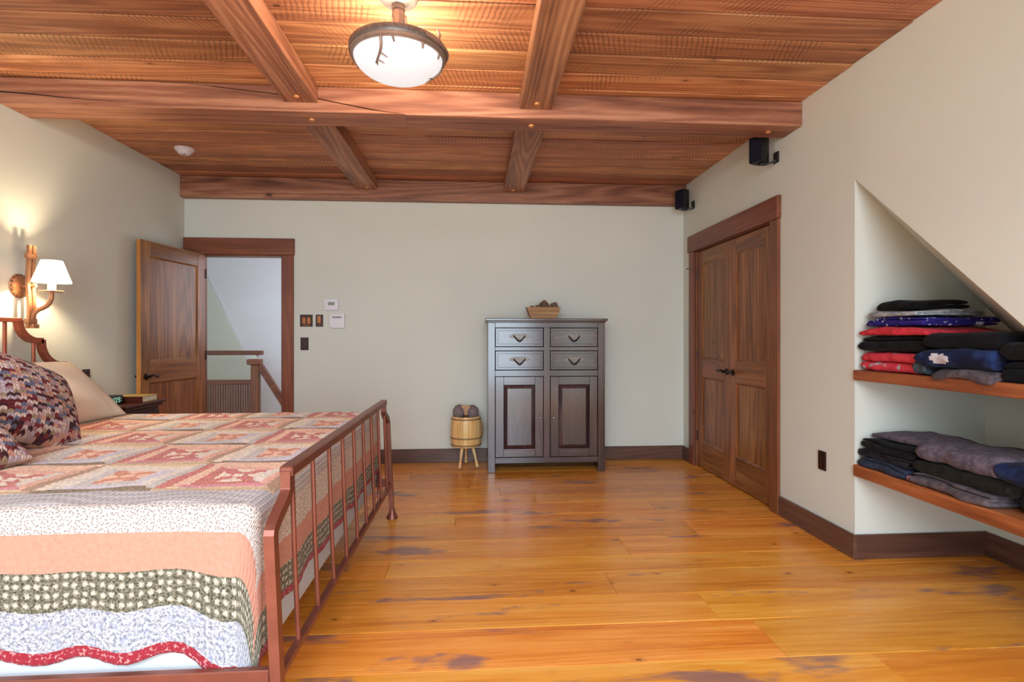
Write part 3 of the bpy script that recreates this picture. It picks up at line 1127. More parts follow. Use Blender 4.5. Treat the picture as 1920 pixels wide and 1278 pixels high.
# ---------------------------------------------------------------- cushions
def cushion_grid(W, H, T, n, knit=False, seed=0, pinch=0.10, power=2.6):
    """front and back sheets; returns verts, faces, stitch colour per face"""
    rs = random.Random(seed)
    verts, faces, cols = [], [], []
    pal = [rgb(214, 182, 170), rgb(96, 24, 28), rgb(104, 106, 128), rgb(164, 122, 124), rgb(204, 146, 124), rgb(60, 24, 30), rgb(186, 164, 168), rgb(128, 44, 42), rgb(160, 134, 104), rgb(220, 190, 176), rgb(196, 158, 150)]
    run = {}
    idx = {}
    NS, NRW = int(W / 0.0215), int(H / 0.0165)
    for s in (1, -1):
        for i in range(n + 1):
            for j in range(n + 1):
                a_ = -1 + 2 * i / n
                b_ = -1 + 2 * j / n
                edge = i in (0, n) or j in (0, n)
                if edge and s == -1:
                    idx[(s, i, j)] = idx[(1, i, j)]
                    continue
                th = T * (max(0.0, 1 - abs(a_) ** power) * max(0.0, 1 - abs(b_) ** power)) ** 0.55
                px = a_ * W / 2 * (1 - pinch * (1 - b_ * b_) * 0.5)
                py = b_ * H / 2 * (1 - pinch * (1 - a_ * a_) * 0.5)
                k = 0.0
                if knit:
                    si = (a_ * 0.5 + 0.5) * NS
                    fr = si - math.floor(si)
                    sj = (b_ * 0.5 + 0.5) * NRW + 0.68 * abs(2 * fr - 1)
                    k = 0.0100 * (abs(math.sin(PI * sj)) ** 0.7) * (0.35 + 0.65 * abs(math.sin(PI * (si * 2 if True else si))) ** 0.6)
                    px += rs.uniform(-.0006, .0006)
                else:
                    v = mnoise.noise(Vector((px * 5, py * 5, s * 3.0 + seed)))
                    k = 0.006 * v + 0.004 * math.sin(a_ * 30 + 6 * b_) * max(0, b_ * -1) * abs(a_)
                idx[(s, i, j)] = len(verts)
                verts.append((px, py, s * (th + (k if not edge else k * 0.3))))
    for s in (1, -1):
        for i in range(n):
            for j in range(n):
                f = [idx[(s, i, j)], idx[(s, i + 1, j)], idx[(s, i + 1, j + 1)], idx[(s, i, j + 1)]]
                if s == -1:
                    f = f[::-1]
                if len(set(f)) < 3:
                    continue
                faces.append(f)
                a_ = (i + 0.5) / n * NS
                fr = a_ - math.floor(a_)
                sj = math.floor((j + 0.5) / n * NRW + 0.68 * abs(2 * fr - 1))
                key = (s, sj, int(math.floor(a_) if sj % 3 else (math.floor(a_) + 1) // 2))
                if key not in run:
                    run[key] = rs.choice(pal)
                cols.append(run[key])
    return verts, faces, cols


def cushion(name, label, cat, W, H, T, n, mat, M4, knit=False, seed=0, group=None, power=2.6, pinch=0.1):
    vts, fcs, cls = cushion_grid(W, H, T, n, knit, seed, pinch, power)
    base = Vector(M4.translation)
    rot = M4.to_3x3()
    me = bpy.data.meshes.new(name)
    me.from_pydata([rot @ Vector(p) for p in vts], [], fcs)
    me.materials.append(mat)
    for p in me.polygons:
        p.use_smooth = True
    if knit:
        ca = me.color_attributes.new('yarn', 'FLOAT_COLOR', 'CORNER')
        arr = []
        for f, c in zip(me.polygons, cls):
            arr += list(c) * f.loop_total
        ca.data.foreach_set('color', arr)
    o = link(name, me, None, base)
    return tag(o, label, cat, group)


t = NT('chunky_yarn')
at = t.n('ShaderNodeAttribute', attribute_name='yarn')
t.bump(t.noise(t.coords(), 260, 3), 0.5, 0.004)
M['yarn'] = t.set(t.mix(t.math('MULTIPLY', t.noise(t.coords(), 200, 2), 0.4), at.outputs['Color'], rgb(60, 40, 46)), 0.95, 0, 0.1, sheen=0.2)


def basis(xa, ya, loc):
    xa = Vector(xa).normalized()
    za = xa.cross(Vector(ya)).normalized()
    ya = za.cross(xa).normalized()
    m = Matrix.Identity(4)
    for i in range(3):
        m[i][0], m[i][1], m[i][2] = xa[i], ya[i], za[i]
    m.translation = Vector(loc)
    return m


# pillow face axes: xa runs along the bed's width (+y), ya up the lean; normal = xa x ya points to the foot and up
cushion('pillow', 'plain cream pillow leaning on the headboard behind the knitted cushions', 'pillow', 0.86, 0.50, 0.10, 44, M['pillow'],
        basis((0.06, 1, 0), (-0.66, 0, 0.60), (-2.44, 3.165, 0.912)), seed=2)
cushion('knitted_cushion', 'chunky multicoloured knitted cushion propped against the cream pillow', 'cushion', 0.47, 0.47, 0.10, 170, M['yarn'],
        basis((0.15, 1, -0.42), (-0.52, 0.42, 0.86), (-2.055, 2.60, 0.930)), True, 4, 'knitted cushions on the bed')
cushion('knitted_cushion', 'second knitted cushion lying at the frame edge in front of the first', 'cushion', 0.46, 0.46, 0.10, 170, M['yarn'],
        basis((0.25, 1, 0.05), (-0.75, 0.1, 0.55), (-1.97, 2.03, 0.885)), True, 9, 'knitted cushions on the bed')

# ---------------------------------------------------------------- nightstand and what is on it
ns = thing('nightstand', 'dark cherry wood nightstand between the bed and the open door', 'nightstand', (-2.56, 3.97, 0))
nx0, nx1, ny0, ny1 = -2.765, -2.34, 3.75, 4.21
obj('top', join(box(nx0, nx1, ny0, ny1, 0.752, 0.772, 0.004), box(nx0, nx1 - 0.015, ny0 + 0.015, ny1 - 0.015, 0.728, 0.752, 0.006)), M['cherry'], ns)
obj('body', box(nx0, nx1 - 0.035, ny0 + 0.035, ny1 - 0.035, 0.10, 0.7275, 0.004), M['cherry'], ns)
for k, (z0, z1) in enumerate(((0.53, 0.70), (0.33, 0.51), (0.13, 0.31))):
    dr = obj('drawer', box(nx1 - 0.034, nx1 - 0.020, ny0 + 0.055, ny1 - 0.055, z0, z1, 0.004), M['cherry'], ns)
    obj('knob', lathe([(0.0001, 0.022), (0.013, 0.018), (0.012, 0.010), (0.006, 0.006), (0.006, 0)], (nx1 - 0.0195, 3.98, (z0 + z1) / 2), 14, 'X'), M['pull'], dr, True)
for sx in (nx0 + 0.01, nx1 - 0.085):
    for sy in (ny0 + 0.036, ny1 - 0.08):
        obj('foot', box(sx, sx + 0.045, sy, sy + 0.045, 0.001, 0.10, 0.003), M['cherry'], ns)
bk = thing('book', 'thick book with tan cover lying on the nightstand', 'book', (-2.45, 4.05, 0.7725))
obj('pages', box(-2.555, -2.362, 3.96, 4.13, 0.777, 0.812, 0.002), M['paper'], bk)
obj('cover', join(box(-2.56, -2.358, 3.955, 4.135, 0.7728, 0.7768, 0.001), box(-2.56, -2.358, 3.955, 4.135, 0.8122, 0.8165, 0.001)), M['cover'], bk)
obj('spine', box(-2.56, -2.358, 3.950, 3.9548, 0.7728, 0.8165, 0.001), M['cherry'], bk)
ck = thing('clock_radio', 'small dark clock radio with pale green digits on the nightstand', 'clock', (-2.54, 3.83, 0.7725), rotz=0)
obj('case', box(-2.60, -2.48, 3.79, 3.945, 0.7728, 0.832, 0.012, 3), M['black'], ck, True)


def digit(bm, ch, y0, z0, w, h, x, th):
    segs = {'0': 'abcdef', '1': 'bc', '9': 'abcdfg', '7': 'abc', '2': 'abged'}[ch]
    for s in segs:
        if s == 'a':
            q_ = (y0, y0 + w, z0 + h - th, z0 + h)
        elif s == 'd':
            q_ = (y0, y0 + w, z0, z0 + th)
        elif s == 'g':
            q_ = (y0, y0 + w, z0 + h / 2 - th / 2, z0 + h / 2 + th / 2)
        elif s == 'b':
            q_ = (y0 + w - th, y0 + w, z0 + h / 2, z0 + h)
        elif s == 'c':
            q_ = (y0 + w - th, y0 + w, z0, z0 + h / 2)
        elif s == 'e':
            q_ = (y0, y0 + th, z0, z0 + h / 2)
        else:
            q_ = (y0, y0 + th, z0 + h / 2, z0 + h)
        add_box(bm, x, x + 0.0012, *q_)


for i, ch in enumerate('109'):
    bm = bmesh.new()
    digit(bm, ch, 3.812 + i * 0.034, 0.784, 0.024, 0.036, -2.4799, 0.006)
    obj('digit', bm, M['digits'], ck)
obj('colon', join(box(-2.4799, -2.4787, 3.917, 3.922, 0.79, 0.795), box(-2.4799, -2.4787, 3.917, 3.922, 0.806, 0.811)), M['digits'], ck)

# ---------------------------------------------------------------- sconce on the left wall
SY = 3.463
sc = thing('wall_sconce', 'bronze wall sconce with lit cream shade above the headboard', 'sconce', (XL + 0.001, SY, 1.55))
obj('back_plate', lathe([(0.0001, 0.022), (0.045, 0.020), (0.066, 0.012), (0.074, 0.004), (0.075, 0.0)], (XL + 0.001, SY, 1.55), 28, 'X'), M['sconce'], sc, True)
for i in range(16):
    a_ = 2 * PI * i / 16
    obj('stud', lathe([(0.0001, 0.006), (0.005, 0.004), (0.006, 0.0)], (XL + 0.008, SY + 0.066 * math.cos(a_), 1.55 + 0.066 * math.sin(a_)), 8, 'X'), M['bronze'], sc, True)
PX = -2.722
for dy in (-0.016, 0.016):
    pts = [(PX, SY + dy, 1.30)] + [(PX + 0.004 * math.sin(i), SY + dy, 1.30 + 0.5 * i / 8) for i in range(1, 9)]
    obj('stave', sweep(pts, 0.022, 0.016, (0, 1, 0)), M['sconce'], sc)
for zz in (1.735, 1.335):
    obj('clamp', box(PX - 0.014, PX + 0.014, SY - 0.036, SY + 0.036, zz - 0.016, zz + 0.016, 0.004), M['sconce'], sc)
obj('foot_block', box(PX - 0.02, PX + 0.03, SY - 0.02, SY + 0.03, 1.292, 1.318, 0.004), M['sconce'], sc)
obj('stem', tube([(XL + 0.02, SY, 1.55), (PX, SY, 1.55), (PX + 0.03, SY, 1.555)], 0.011, 10), M['sconce'], sc, True)
AX = -2.60
arm = [(PX + 0.005, SY, 1.345), (PX + 0.020, SY, 1.385), (PX + 0.042, SY, 1.405), (PX + 0.068, SY, 1.415), (PX + 0.092, SY, 1.428), (PX + 0.110, SY, 1.45), (AX, SY, 1.48), (AX, SY, 1.515)]
obj('arm', tube(arm, [0.014, 0.014, 0.0135, 0.013, 0.013, 0.013, 0.012, 0.011], 12), M['sconce'], sc, True)
obj('drip_pan', lathe([(0.0001, 0), (0.052, 0.003), (0.062, 0.008), (0.060, 0.010), (0.02, 0.007), (0.0001, 0.007)], (AX, SY, 1.512), 28), M['sconce'], sc, True)
obj('candle', lathe([(0.0001, 0), (0.021, 0), (0.021, 0.07), (0.0001, 0.07)], (AX, SY, 1.519), 20), M['candle'], sc, True)
sh = obj('shade', lathe([(0.098, 0.0), (0.0975, 0.006), (0.076, 0.070), (0.054, 0.136), (0.051, 0.136), (0.073, 0.070), (0.094, 0.006), (0.095, 0.0), (0.098, 0.0)], (AX, SY, 1.572), 36), M['shade'], sc, 'all')
bpy.data.objects[sh.name]
ld = bpy.data.lights.new('sconce_bulb', 'POINT')
ld.energy = 25
ld.color = (1.0, 0.80, 0.52)
ld.shadow_soft_size = 0.018
lo = bpy.data.objects.new('sconce_bulb', ld)
COL.objects.link(lo)
lo.location = (AX, SY, 1.635)

# ---------------------------------------------------------------- ceiling lamp
LX, LY = -0.347, 2.43
lp = thing('ceiling_lamp', 'round semi-flush ceiling lamp with lit frosted bowl and twig ironwork', 'lamp', (LX, LY, ZC))
obj('canopy', lathe([(0.085, 0.0), (0.084, -0.012), (0.072, -0.022), (0.046, -0.026), (0.030, -0.036), (0.030, -0.060), (0.0001, -0.060)], (LX, LY, ZC), 32), M['pull'], lp, True)
ZR = 2.515
obj('neck', lathe([(0.0001, 0.0), (0.026, 0.0), (0.030, -0.02), (0.022, -0.05), (0.028, -0.075), (0.014, -0.095), (0.0001, -0.1)], (LX, LY, ZC - 0.058), 20), M['pull'], lp, True)
for k in range(3):
    a_ = 2 * PI * k / 3 + 0.45
    pts = []
    for i in range(11):
        f = i / 10
        r_ = 0.028 + 0.168 * (f ** 1.8)
        zz = ZC - 0.075 - (ZC - 0.075 - ZR - 0.02) * (1 - (1 - f) ** 1.9)
        pts.append((LX + r_ * math.cos(a_), LY + r_ * math.sin(a_), zz))
    obj('arm', tube(pts, [0.010 - 0.003 * i / 10 for i in range(11)], 8), M['lampiron'], lp, True)
obj('ring', lathe([(0.198, 0.016), (0.210, 0.015), (0.212, -0.016), (0.204, -0.026), (0.196, -0.026), (0.198, 0.016)], (LX, LY, ZR), 64), M['lampiron'], lp, True)
prof = [(0.0001, -0.118)]
for i in range(1, 13):
    a_ = PI / 2 * i / 12
    prof.append((0.197 * math.sin(a_), -0.02 - 0.098 * math.cos(a_)))
obj('bowl', lathe(prof, (LX, LY, ZR), 64), M['bowl'], lp, 'all')


def bowl_pt(rr, ang):
    zz = ZR - 0.02 - 0.098 * math.sqrt(max(0, 1 - (rr / 0.197) ** 2))
    nx_, nz_ = rr / 0.197 ** 2, math.sqrt(max(0, 1 - (rr / 0.197) ** 2)) / 0.098
    k_ = 0.004 / math.hypot(nx_, nz_)
    rr += nx_ * k_
    return Vector((LX + rr * math.cos(ang), LY + rr * math.sin(ang), zz - nz_ * k_))


def twig(a0, r0, r1, bend, side):
    bm = bmesh.new()
    pts = [bowl_pt(r0 + (r1 - r0) * i / 6, a0 + bend * (i / 6) ** 2) for i in range(7)]
    add_tube(bm, pts, [0.0075 - 0.0006 * i for i in range(7)], 6)
    for i0, s_ in ((3, side), (5, -side), (5, side)):
        p0 = pts[i0]
        rr = r0 + (r1 - r0) * i0 / 6
        aa = a0 + bend * (i0 / 6) ** 2
        p1 = bowl_pt(max(0.02, rr - 0.022), aa + s_ * 0.16)
        add_tube(bm, [p0, (p0 + p1) / 2, p1], [0.004, 0.0032, 0.002], 6)
    bmesh.ops.recalc_face_normals(bm, faces=bm.faces[:])
    obj('twig', bm, M['lampiron'], lp, True)


twig(-1.80, 0.1965, 0.128, -0.44, 1)
twig(0.30, 0.1965, 0.150, 0.12, 1)
for a_ in (-1.55, -0.9, -0.35, 0.75, 2.9, 1.6):
    obj('bud', tube([bowl_pt(0.196, a_), bowl_pt(0.187, a_ + 0.03)], [0.007, 0.004], 6), M['lampiron'], lp, True)
# a branch wrapping the outside of the ring with two upright tips
bm = bmesh.new()
pts = [(LX + 0.219 * math.cos(a_), LY + 0.219 * math.sin(a_), ZR + 0.008 * math.sin(3 * a_)) for a_ in [(-0.9 + 2.4 * i / 24) for i in range(25)]]
add_tube(bm, pts, [0.009 - 0.0002 * i for i in range(25)], 8)
for a_ in (-0.55, 0.5):
    p0 = Vector((LX + 0.219 * math.cos(a_), LY + 0.219 * math.sin(a_), ZR))
    add_tube(bm, [p0, p0 + Vector((0.006, 0.006, 0.028)), p0 + Vector((-0.006, 0.01, 0.058))], [0.008, 0.006, 0.003], 6)
bmesh.ops.recalc_face_normals(bm, faces=bm.faces[:])
obj('branch', bm, M['lampiron'], lp, True)
obj('lip', lathe([(0.197, -0.026), (0.206, -0.0265), (0.208, -0.031), (0.204, -0.035), (0.197, -0.033), (0.197, -0.026)], (LX, LY, ZR), 64), M['lampiron'], lp, True)
obj('band', lathe([(0.2135, 0.016), (0.2155, 0.013), (0.2155, -0.012), (0.2135, -0.016), (0.2115, 0.0), (0.2135, 0.016)], (LX, LY, ZR), 64), M['pull'], lp, True)
ld = bpy.data.lights.new('lamp_bulb', 'POINT')
ld.energy = 44
ld.color = (1.0, 0.83, 0.64)
ld.shadow_soft_size = 0.05
lo = bpy.data.objects.new('lamp_bulb', ld)
COL.objects.link(lo)
lo.location = (LX, LY, 2.545)

# ---------------------------------------------------------------- smoke detector
sd = thing('smoke_detector', 'round white smoke detector on the wooden ceiling', 'smoke detector', (-2.36, 4.5, ZC))
obj('base', lathe([(0.072, 0.004), (0.072, -0.008), (0.066, -0.014), (0.0001, -0.014)], (-2.36, 4.5, ZC), 32), M['white'], sd, True)
obj('cover', lathe([(0.060, -0.0142), (0.058, -0.024), (0.050, -0.026), (0.050, -0.032), (0.040, -0.044), (0.020, -0.048), (0.0001, -0.048)], (-2.36, 4.5, ZC), 32), M['white'], sd, True)
obj('button', lathe([(0.010, -0.0482), (0.009, -0.051), (0.0001, -0.051)], (-2.35, 4.48, ZC), 14), M['screen'], sd, True)


# ---------------------------------------------------------------- loudspeakers
def speaker(label, y, z0, z1, x_box, turn):
    t = thing('loudspeaker', label, 'speaker', (XR - 0.001, y, (z0 + z1) / 2), 'small black wall speakers')
    h = z1 - z0
    def rot(bm, cx, cy):
        bmesh.ops.rotate(bm, verts=bm.verts[:], cent=(cx, cy, 0), matrix=Matrix.Rotation(turn, 3, 'Z'))
        return bm
    cx, cy = x_box, y
    obj('cabinet', rot(box(cx - 0.038, cx + 0.045, cy - 0.05, cy + 0.05, z0, z1, 0.006, 2), cx, cy), M['black'], t, True)
    obj('grille', rot(box(cx - 0.046, cx - 0.0385, cy - 0.047, cy + 0.047, z0 + 0.005, z1 - 0.005, 0.003, 2), cx, cy), M['speakercloth'], t)
    obj('bracket_arm', sweep([(cx + 0.0, cy, z0 - 0.008), (cx + 0.05, cy - 0.005, z0 - 0.008), (XR - 0.014, cy - 0.02, z0 + 0.012)], 0.028, 0.012, (0, 1, 0)), M['black'], t)
    obj('wall_plate', box(XR - 0.014, XR - 0.001, cy - 0.048, cy + 0.008, z0 - 0.002, z0 + 0.075, 0.003), M['black'], t)


M['speakercloth'] = plain('speaker_cloth', rgb(22, 20, 34), 0.9, 0, 0.2, 0.2, 200)
speaker('small black speaker high on the right wall just behind the thick crossbeam', 3.64, 2.465, 2.648, 1.995, math.radians(28))
speaker('small black speaker in the far corner beside the wall beam', 5.08, 2.487, 2.672, 2.008, math.radians(28))


# ---------------------------------------------------------------- wall plates
def plate_back(name, label, cat, x0, x1, z0, z1, mat, th=0.008):
    t = thing(name, label, cat, ((x0 + x1) / 2, YB - 0.001, (z0 + z1) / 2))
    obj('plate', box(x0, x1, YB - th, YB - 0.001, z0, z1, 0.002), mat, t)
    return t


def xw(r):
    return YB * (0.0678 + r * 0.9977) / (0.9977 - r * 0.0678)


t = plate_back('light_switch', 'dark two-gang switch plate with copper rockers, left of the narrow one', 'switch', -1.705, -1.585, 1.34, 1.457, M['darkplate'])
for k, x in enumerate((-1.683, -1.637)):
    obj('rocker', box(x, x + 0.036, YB - 0.014, YB - 0.0085, 1.365, 1.432, 0.003), M['copper'], t)
obj('dimmer', box(-1.675, -1.612, YB - 0.012, YB - 0.0085, 1.349, 1.357, 0.001), M['copper'], t)
t = plate_back('light_switch', 'narrow dark switch plate with one copper toggle beside white thermostat', 'switch', -1.556, -1.486, 1.34, 1.457, M['darkplate'])
obj('rocker', box(-1.54, -1.502, YB - 0.015, YB - 0.0085, 1.372, 1.446, 0.003), M['copper'], t)
obj('screw', lathe([(0.0001, -0.003), (0.005, -0.002), (0.005, 0)], (-1.521, YB - 0.0082, 1.352), 10, 'Y'), M['copper'], t, True)
t = plate_back('wall_plate', 'plain dark brown cover plate below the copper switches', 'wall plate', -1.70, -1.625, 1.112, 1.235, M['darkplate'])
obj('cover_panel', box(-1.69, -1.635, YB - 0.011, YB - 0.0085, 1.125, 1.222, 0.002), M['darkplate'], t)
t = plate_back('thermostat', 'upper white thermostat with small central grey display', 'thermostat', -1.468, -1.335, 1.50, 1.608, M['white'], 0.026)
obj('display', box(-1.433, -1.370, YB - 0.0275, YB - 0.0262, 1.548, 1.580, 0.0005), M['screen'], t)
obj('button_row', box(-1.433, -1.370, YB - 0.0282, YB - 0.0262, 1.520, 1.527, 0.0005), M['white'], t)
t = thing('thermostat', 'lower white thermostat with curved side and dark top slot', 'thermostat', (-1.36, YB - 0.001, 1.4))
pts = [(-1.275, 1.325), (-1.275, 1.468), (-1.405, 1.468)]
for i in range(7):
    a_ = PI * i / 6
    pts.append((-1.405 - 0.018 * math.sin(a_), 1.396 + 0.066 * math.cos(a_)))
pts.append((-1.405, 1.325))
obj('case', prism(pts, YB - 0.03, YB - 0.001, 'Y', 0.003), M['white'], t)
obj('slot', box(-1.392, -1.302, YB - 0.0315, YB - 0.0302, 1.423, 1.440, 0.0005), M['screen'], t)


def outlet(label, loc, axis_sign):
    t = thing('wall_outlet', label, 'outlet', loc)
    x, y, z = loc
    s = axis_sign
    xs = sorted((x, x + 0.007 * s))
    obj('plate', box(xs[0], xs[1], y - 0.036, y + 0.036, z - 0.058, z + 0.058, 0.002), M['darkplate'], t)
    for dz in (-0.022, 0.022):
        xs = sorted((x + 0.0072 * s, x + 0.010 * s))
        rc_ = obj('receptacle', box(xs[0], xs[1], y - 0.017, y + 0.017, z + dz - 0.014, z + dz + 0.014, 0.001), M['bronze'], t)
        xs = sorted((x + 0.0102 * s, x + 0.0112 * s))
        obj('slots', join(box(xs[0], xs[1], y - 0.009, y - 0.006, z + dz - 0.004, z + dz + 0.007), box(xs[0], xs[1], y + 0.006, y + 0.009, z + dz - 0.004, z + dz + 0.007), box(xs[0], xs[1], y - 0.003, y + 0.003, z + dz - 0.011, z + dz - 0.006)), M['copper'], rc_)


outlet('dark brown electrical outlet on the right wall near the baseboard', (XR - 0.001, 3.125, 0.484), -1)
outlet('dark outlet on the left wall behind the cream pillow', (XL + 0.001, 4.02, 0.95), 1)

# ---------------------------------------------------------------- tall cabinet
CX0, CX1, CY0, CY1, CZ = 0.110, 1.192, 4.86, 5.285, 1.385
cb = thing('cabinet', 'tall dark stained cabinet with four drawers over two panel doors', 'cabinet', ((CX0 + CX1) / 2, 5.07, 0))
obj('top', join(box(CX0 - 0.022, CX1 + 0.022, CY0 - 0.025, CY1 + 0.005, CZ, CZ + 0.024, 0.006, 2), box(CX0 - 0.008, CX1 + 0.008, CY0 - 0.010, CY1, CZ - 0.014, CZ - 0.0002, 0.004)), M['cab_x'], cb)
obj('side', box(CX0, CX0 + 0.03, CY0 + 0.03, CY1, 0.001, CZ - 0.014, 0.002), M['cab_z'], cb)
obj('side', box(CX1 - 0.03, CX1, CY0 + 0.03, CY1, 0.001, CZ - 0.014, 0.002), M['cab_z'], cb)
obj('back', box(CX0 + 0.03, CX1 - 0.03, CY1 - 0.02, CY1, 0.08, CZ - 0.015), M['cab_z'], cb)
obj('bottom', box(CX0 + 0.03, CX1 - 0.03, CY0 + 0.03, CY1 - 0.02, 0.085, 0.105), M['cab_x'], cb)
SW = 0.066
obj('stile', box(CX0, CX0 + SW, CY0, CY0 + 0.03, 0.001, CZ - 0.014, 0.003), M['cab_z'], cb)
obj('stile', box(CX1 - SW, CX1, CY0, CY0 + 0.03, 0.001, CZ - 0.014, 0.003), M['cab_z'], cb)
xm = (CX0 + CX1) / 2
obj('stile', box(xm - 0.03, xm + 0.03, CY0 + 0.001, CY0 + 0.03, 0.135, CZ - 0.058, 0.003), M['cab_z'], cb)
for z0, z1 in ((CZ - 0.060, CZ - 0.014), (1.115, 1.148), (0.880, 0.935), (0.085, 0.138)):
    obj('rail', box(CX0 + SW, CX1 - SW, CY0 + 0.0015, CY0 + 0.03, z0, z1, 0.002), M['cab_x'], cb)


def cup_pull(parent, x, z):
    yf = CY0 - 0.0015
    # bat-wing backplate
    half = [(0, -0.026), (0.016, -0.018), (0.030, -0.010), (0.048, -0.012), (0.062, -0.002), (0.056, 0.010), (0.040, 0.012), (0.028, 0.018), (0, 0.016)]
    half = [(a_ * 1.5, b_ * 1.45) for a_, b_ in half]
    poly = [(x + a_, z + b_) for a_, b_ in half] + [(x - a_, z + b_) for a_, b_ in half[::-1][1:-1]]
    pl = obj('pull', prism(poly, yf - 0.003, yf, 'Y', 0.0008), M['pull'], parent)
    bm = bmesh.new()
    pts = [(x + q_ * 0.052, yf - 0.004 - 0.024 * (1 - abs(q_) ** 3), z + 0.005 - 0.050 * (1 - abs(q_) ** 1.4)) for q_ in (-1, -0.85, -0.5, -0.2, 0, 0.2, 0.5, 0.85, 1)]
    add_tube(bm, pts, [0.006, 0.0055, 0.006, 0.008, 0.010, 0.008, 0.006, 0.0055, 0.006], 8)
    bmesh.ops.recalc_face_normals(bm, faces=bm.faces[:])
    obj('bail', bm, M['bronze'], pl, True)


cols = ((CX0 + SW + 0.004, xm - 0.034), (xm + 0.034, CX1 - SW - 0.004))
for z0, z1 in ((1.152, CZ - 0.064), (0.939, 1.111)):
    for x0, x1 in cols:
        bm = box(x0, x1, CY0 + 0.003, CY0 + 0.025, z0, z1, 0.003)
        d_ = obj('drawer', bm, M['cab_x'], cb)
        obj('drawer_panel', box(x0 + 0.022, x1 - 0.022, CY0 - 0.0012, CY0 + 0.0028, z0 + 0.022, z1 - 0.022, 0.0025), M['cab_x'], d_)
        cup_pull(d_, (x0 + x1) / 2, (z0 + z1) / 2 + 0.008)
for k, (x0, x1) in enumerate(cols):
    z0, z1 = 0.142, 0.876
    d_ = obj('door', box(x0 + 0.06, x1 - 0.06, CY0 + 0.014, CY0 + 0.024, z0 + 0.07, z1 - 0.07), M['cab_z'], cb)
    fs = 0.075
    for a0, a1 in ((x0, x0 + fs), (x1 - fs, x1)):
        obj('door_stile', box(a0, a1, CY0 + 0.002, CY0 + 0.026, z0, z1, 0.002), M['cab_z'], d_)
    for b0, b1 in ((z0, z0 + fs), (z1 - fs, z1)):
        obj('door_rail', box(x0 + fs, x1 - fs, CY0 + 0.002, CY0 + 0.026, b0, b1, 0.002), M['cab_x'], d_)
    # raised panel with a wide bevel
    bm = bmesh.new()
    px0, px1, pz0, pz1 = x0 + fs, x1 - fs, z0 + fs, z1 - fs
    O = [bm.verts.new((a_, CY0 + 0.0135, b_)) for a_, b_ in ((px0, pz0), (px1, pz0), (px1, pz1), (px0, pz1))]
    e_ = 0.034
    I_ = [bm.verts.new((a_, CY0 + 0.0005, b_)) for a_, b_ in ((px0 + e_, pz0 + e_), (px1 - e_, pz0 + e_), (px1 - e_, pz1 - e_), (px0 + e_, pz1 - e_))]
    bm.faces.new(I_)
    for i in range(4):
        bm.faces.new((O[i], O[(i + 1) % 4], I_[(i + 1) % 4], I_[i]))
    bmesh.ops.recalc_face_normals(bm, faces=bm.faces[:])
    obj('raised_panel', bm, M['cab_z'], d_)
    kx = x1 - 0.028 if k == 0 else x0 + 0.028
    obj('knob', lathe([(0.0001, -0.024), (0.012, -0.021), (0.014, -0.014), (0.006, -0.008), (0.006, 0.0)], (kx, CY0 + 0.0018, 0.50), 16, 'Y'), M['pull'], d_, True)

# ---------------------------------------------------------------- wooden box with pine cones on the cabinet
TZ = CZ + 0.0245
bx_ = thing('planter_box', 'small flared wooden box on top of the dark cabinet', 'box', (0.64, 5.06, TZ))
W0, W1, H_, D0, D1 = 0.118, 0.162, 0.112, 0.055, 0.078


def quadp(bm, q_):
    bm.faces.new([bm.verts.new(p) for p in q_])


def slanted(y_sign):
    bm = bmesh.new()
    n = 3
    for i in range(n):
        f0, f1 = i / n + 0.012, (i + 1) / n - 0.012
        pts = []
        for f in (f0, f1):
            w = W0 + (W1 - W0) * f
            d = D0 + (D1 - D0) * f
            pts.append((w, d, H_ * f))
        (wa, da, za), (wb_, db, zb_) = pts
        for off in (0, -0.010):
            pass
        vs = []
        for w, d, zz in pts:
            for th in (0.0, -0.010):
                for sx in (-1, 1):
                    vs.append(bm.verts.new((0.64 + sx * w, 5.06 + y_sign * (d + th), TZ + zz)))
        # vs: lower(out L,R, in L,R), upper(out L,R, in L,R)
        for f_ in ((0, 1, 5, 4), (2, 6, 7, 3), (0, 4, 6, 2), (1, 3, 7, 5), (4, 5, 7, 6), (0, 2, 3, 1)):
            bm.faces.new([vs[k] for k in f_])
    bmesh.ops.recalc_face_normals(bm, faces=bm.faces[:])
    return bm


for s in (-1, 1):
    b_all = slanted(s)
    obj('side_slats', b_all, M['boxwood'], bx_)
for s in (-1, 1):
    bm = bmesh.new()
    vs = []
    for f in (0, 1):
        w = W0 + (W1 - W0) * f
        d = D0 + (D1 - D0) * f - 0.0105
        for th in (0, -0.010):
            for sy in (-1, 1):
                vs.append(bm.verts.new((0.64 + s * (w + th), 5.06 + sy * d, TZ + 0.002 + (H_ - 0.004) * f)))
    for f_ in ((0, 1, 5, 4), (2, 6, 7, 3), (0, 4, 6, 2), (1, 3, 7, 5), (4, 5, 7, 6), (0, 2, 3, 1)):
        bm.faces.new([vs[k] for k in f_])
    bmesh.ops.recalc_face_normals(bm, faces=bm.faces[:])
    obj('end_board', bm, M['boxwood'], bx_)
obj('floor_board', box(0.64 - W0 + 0.011, 0.64 + W0 - 0.011, 5.06 - D0 + 0.011, 5.06 + D0 - 0.011, TZ + 0.002, TZ + 0.010), M['boxwood'], bx_)


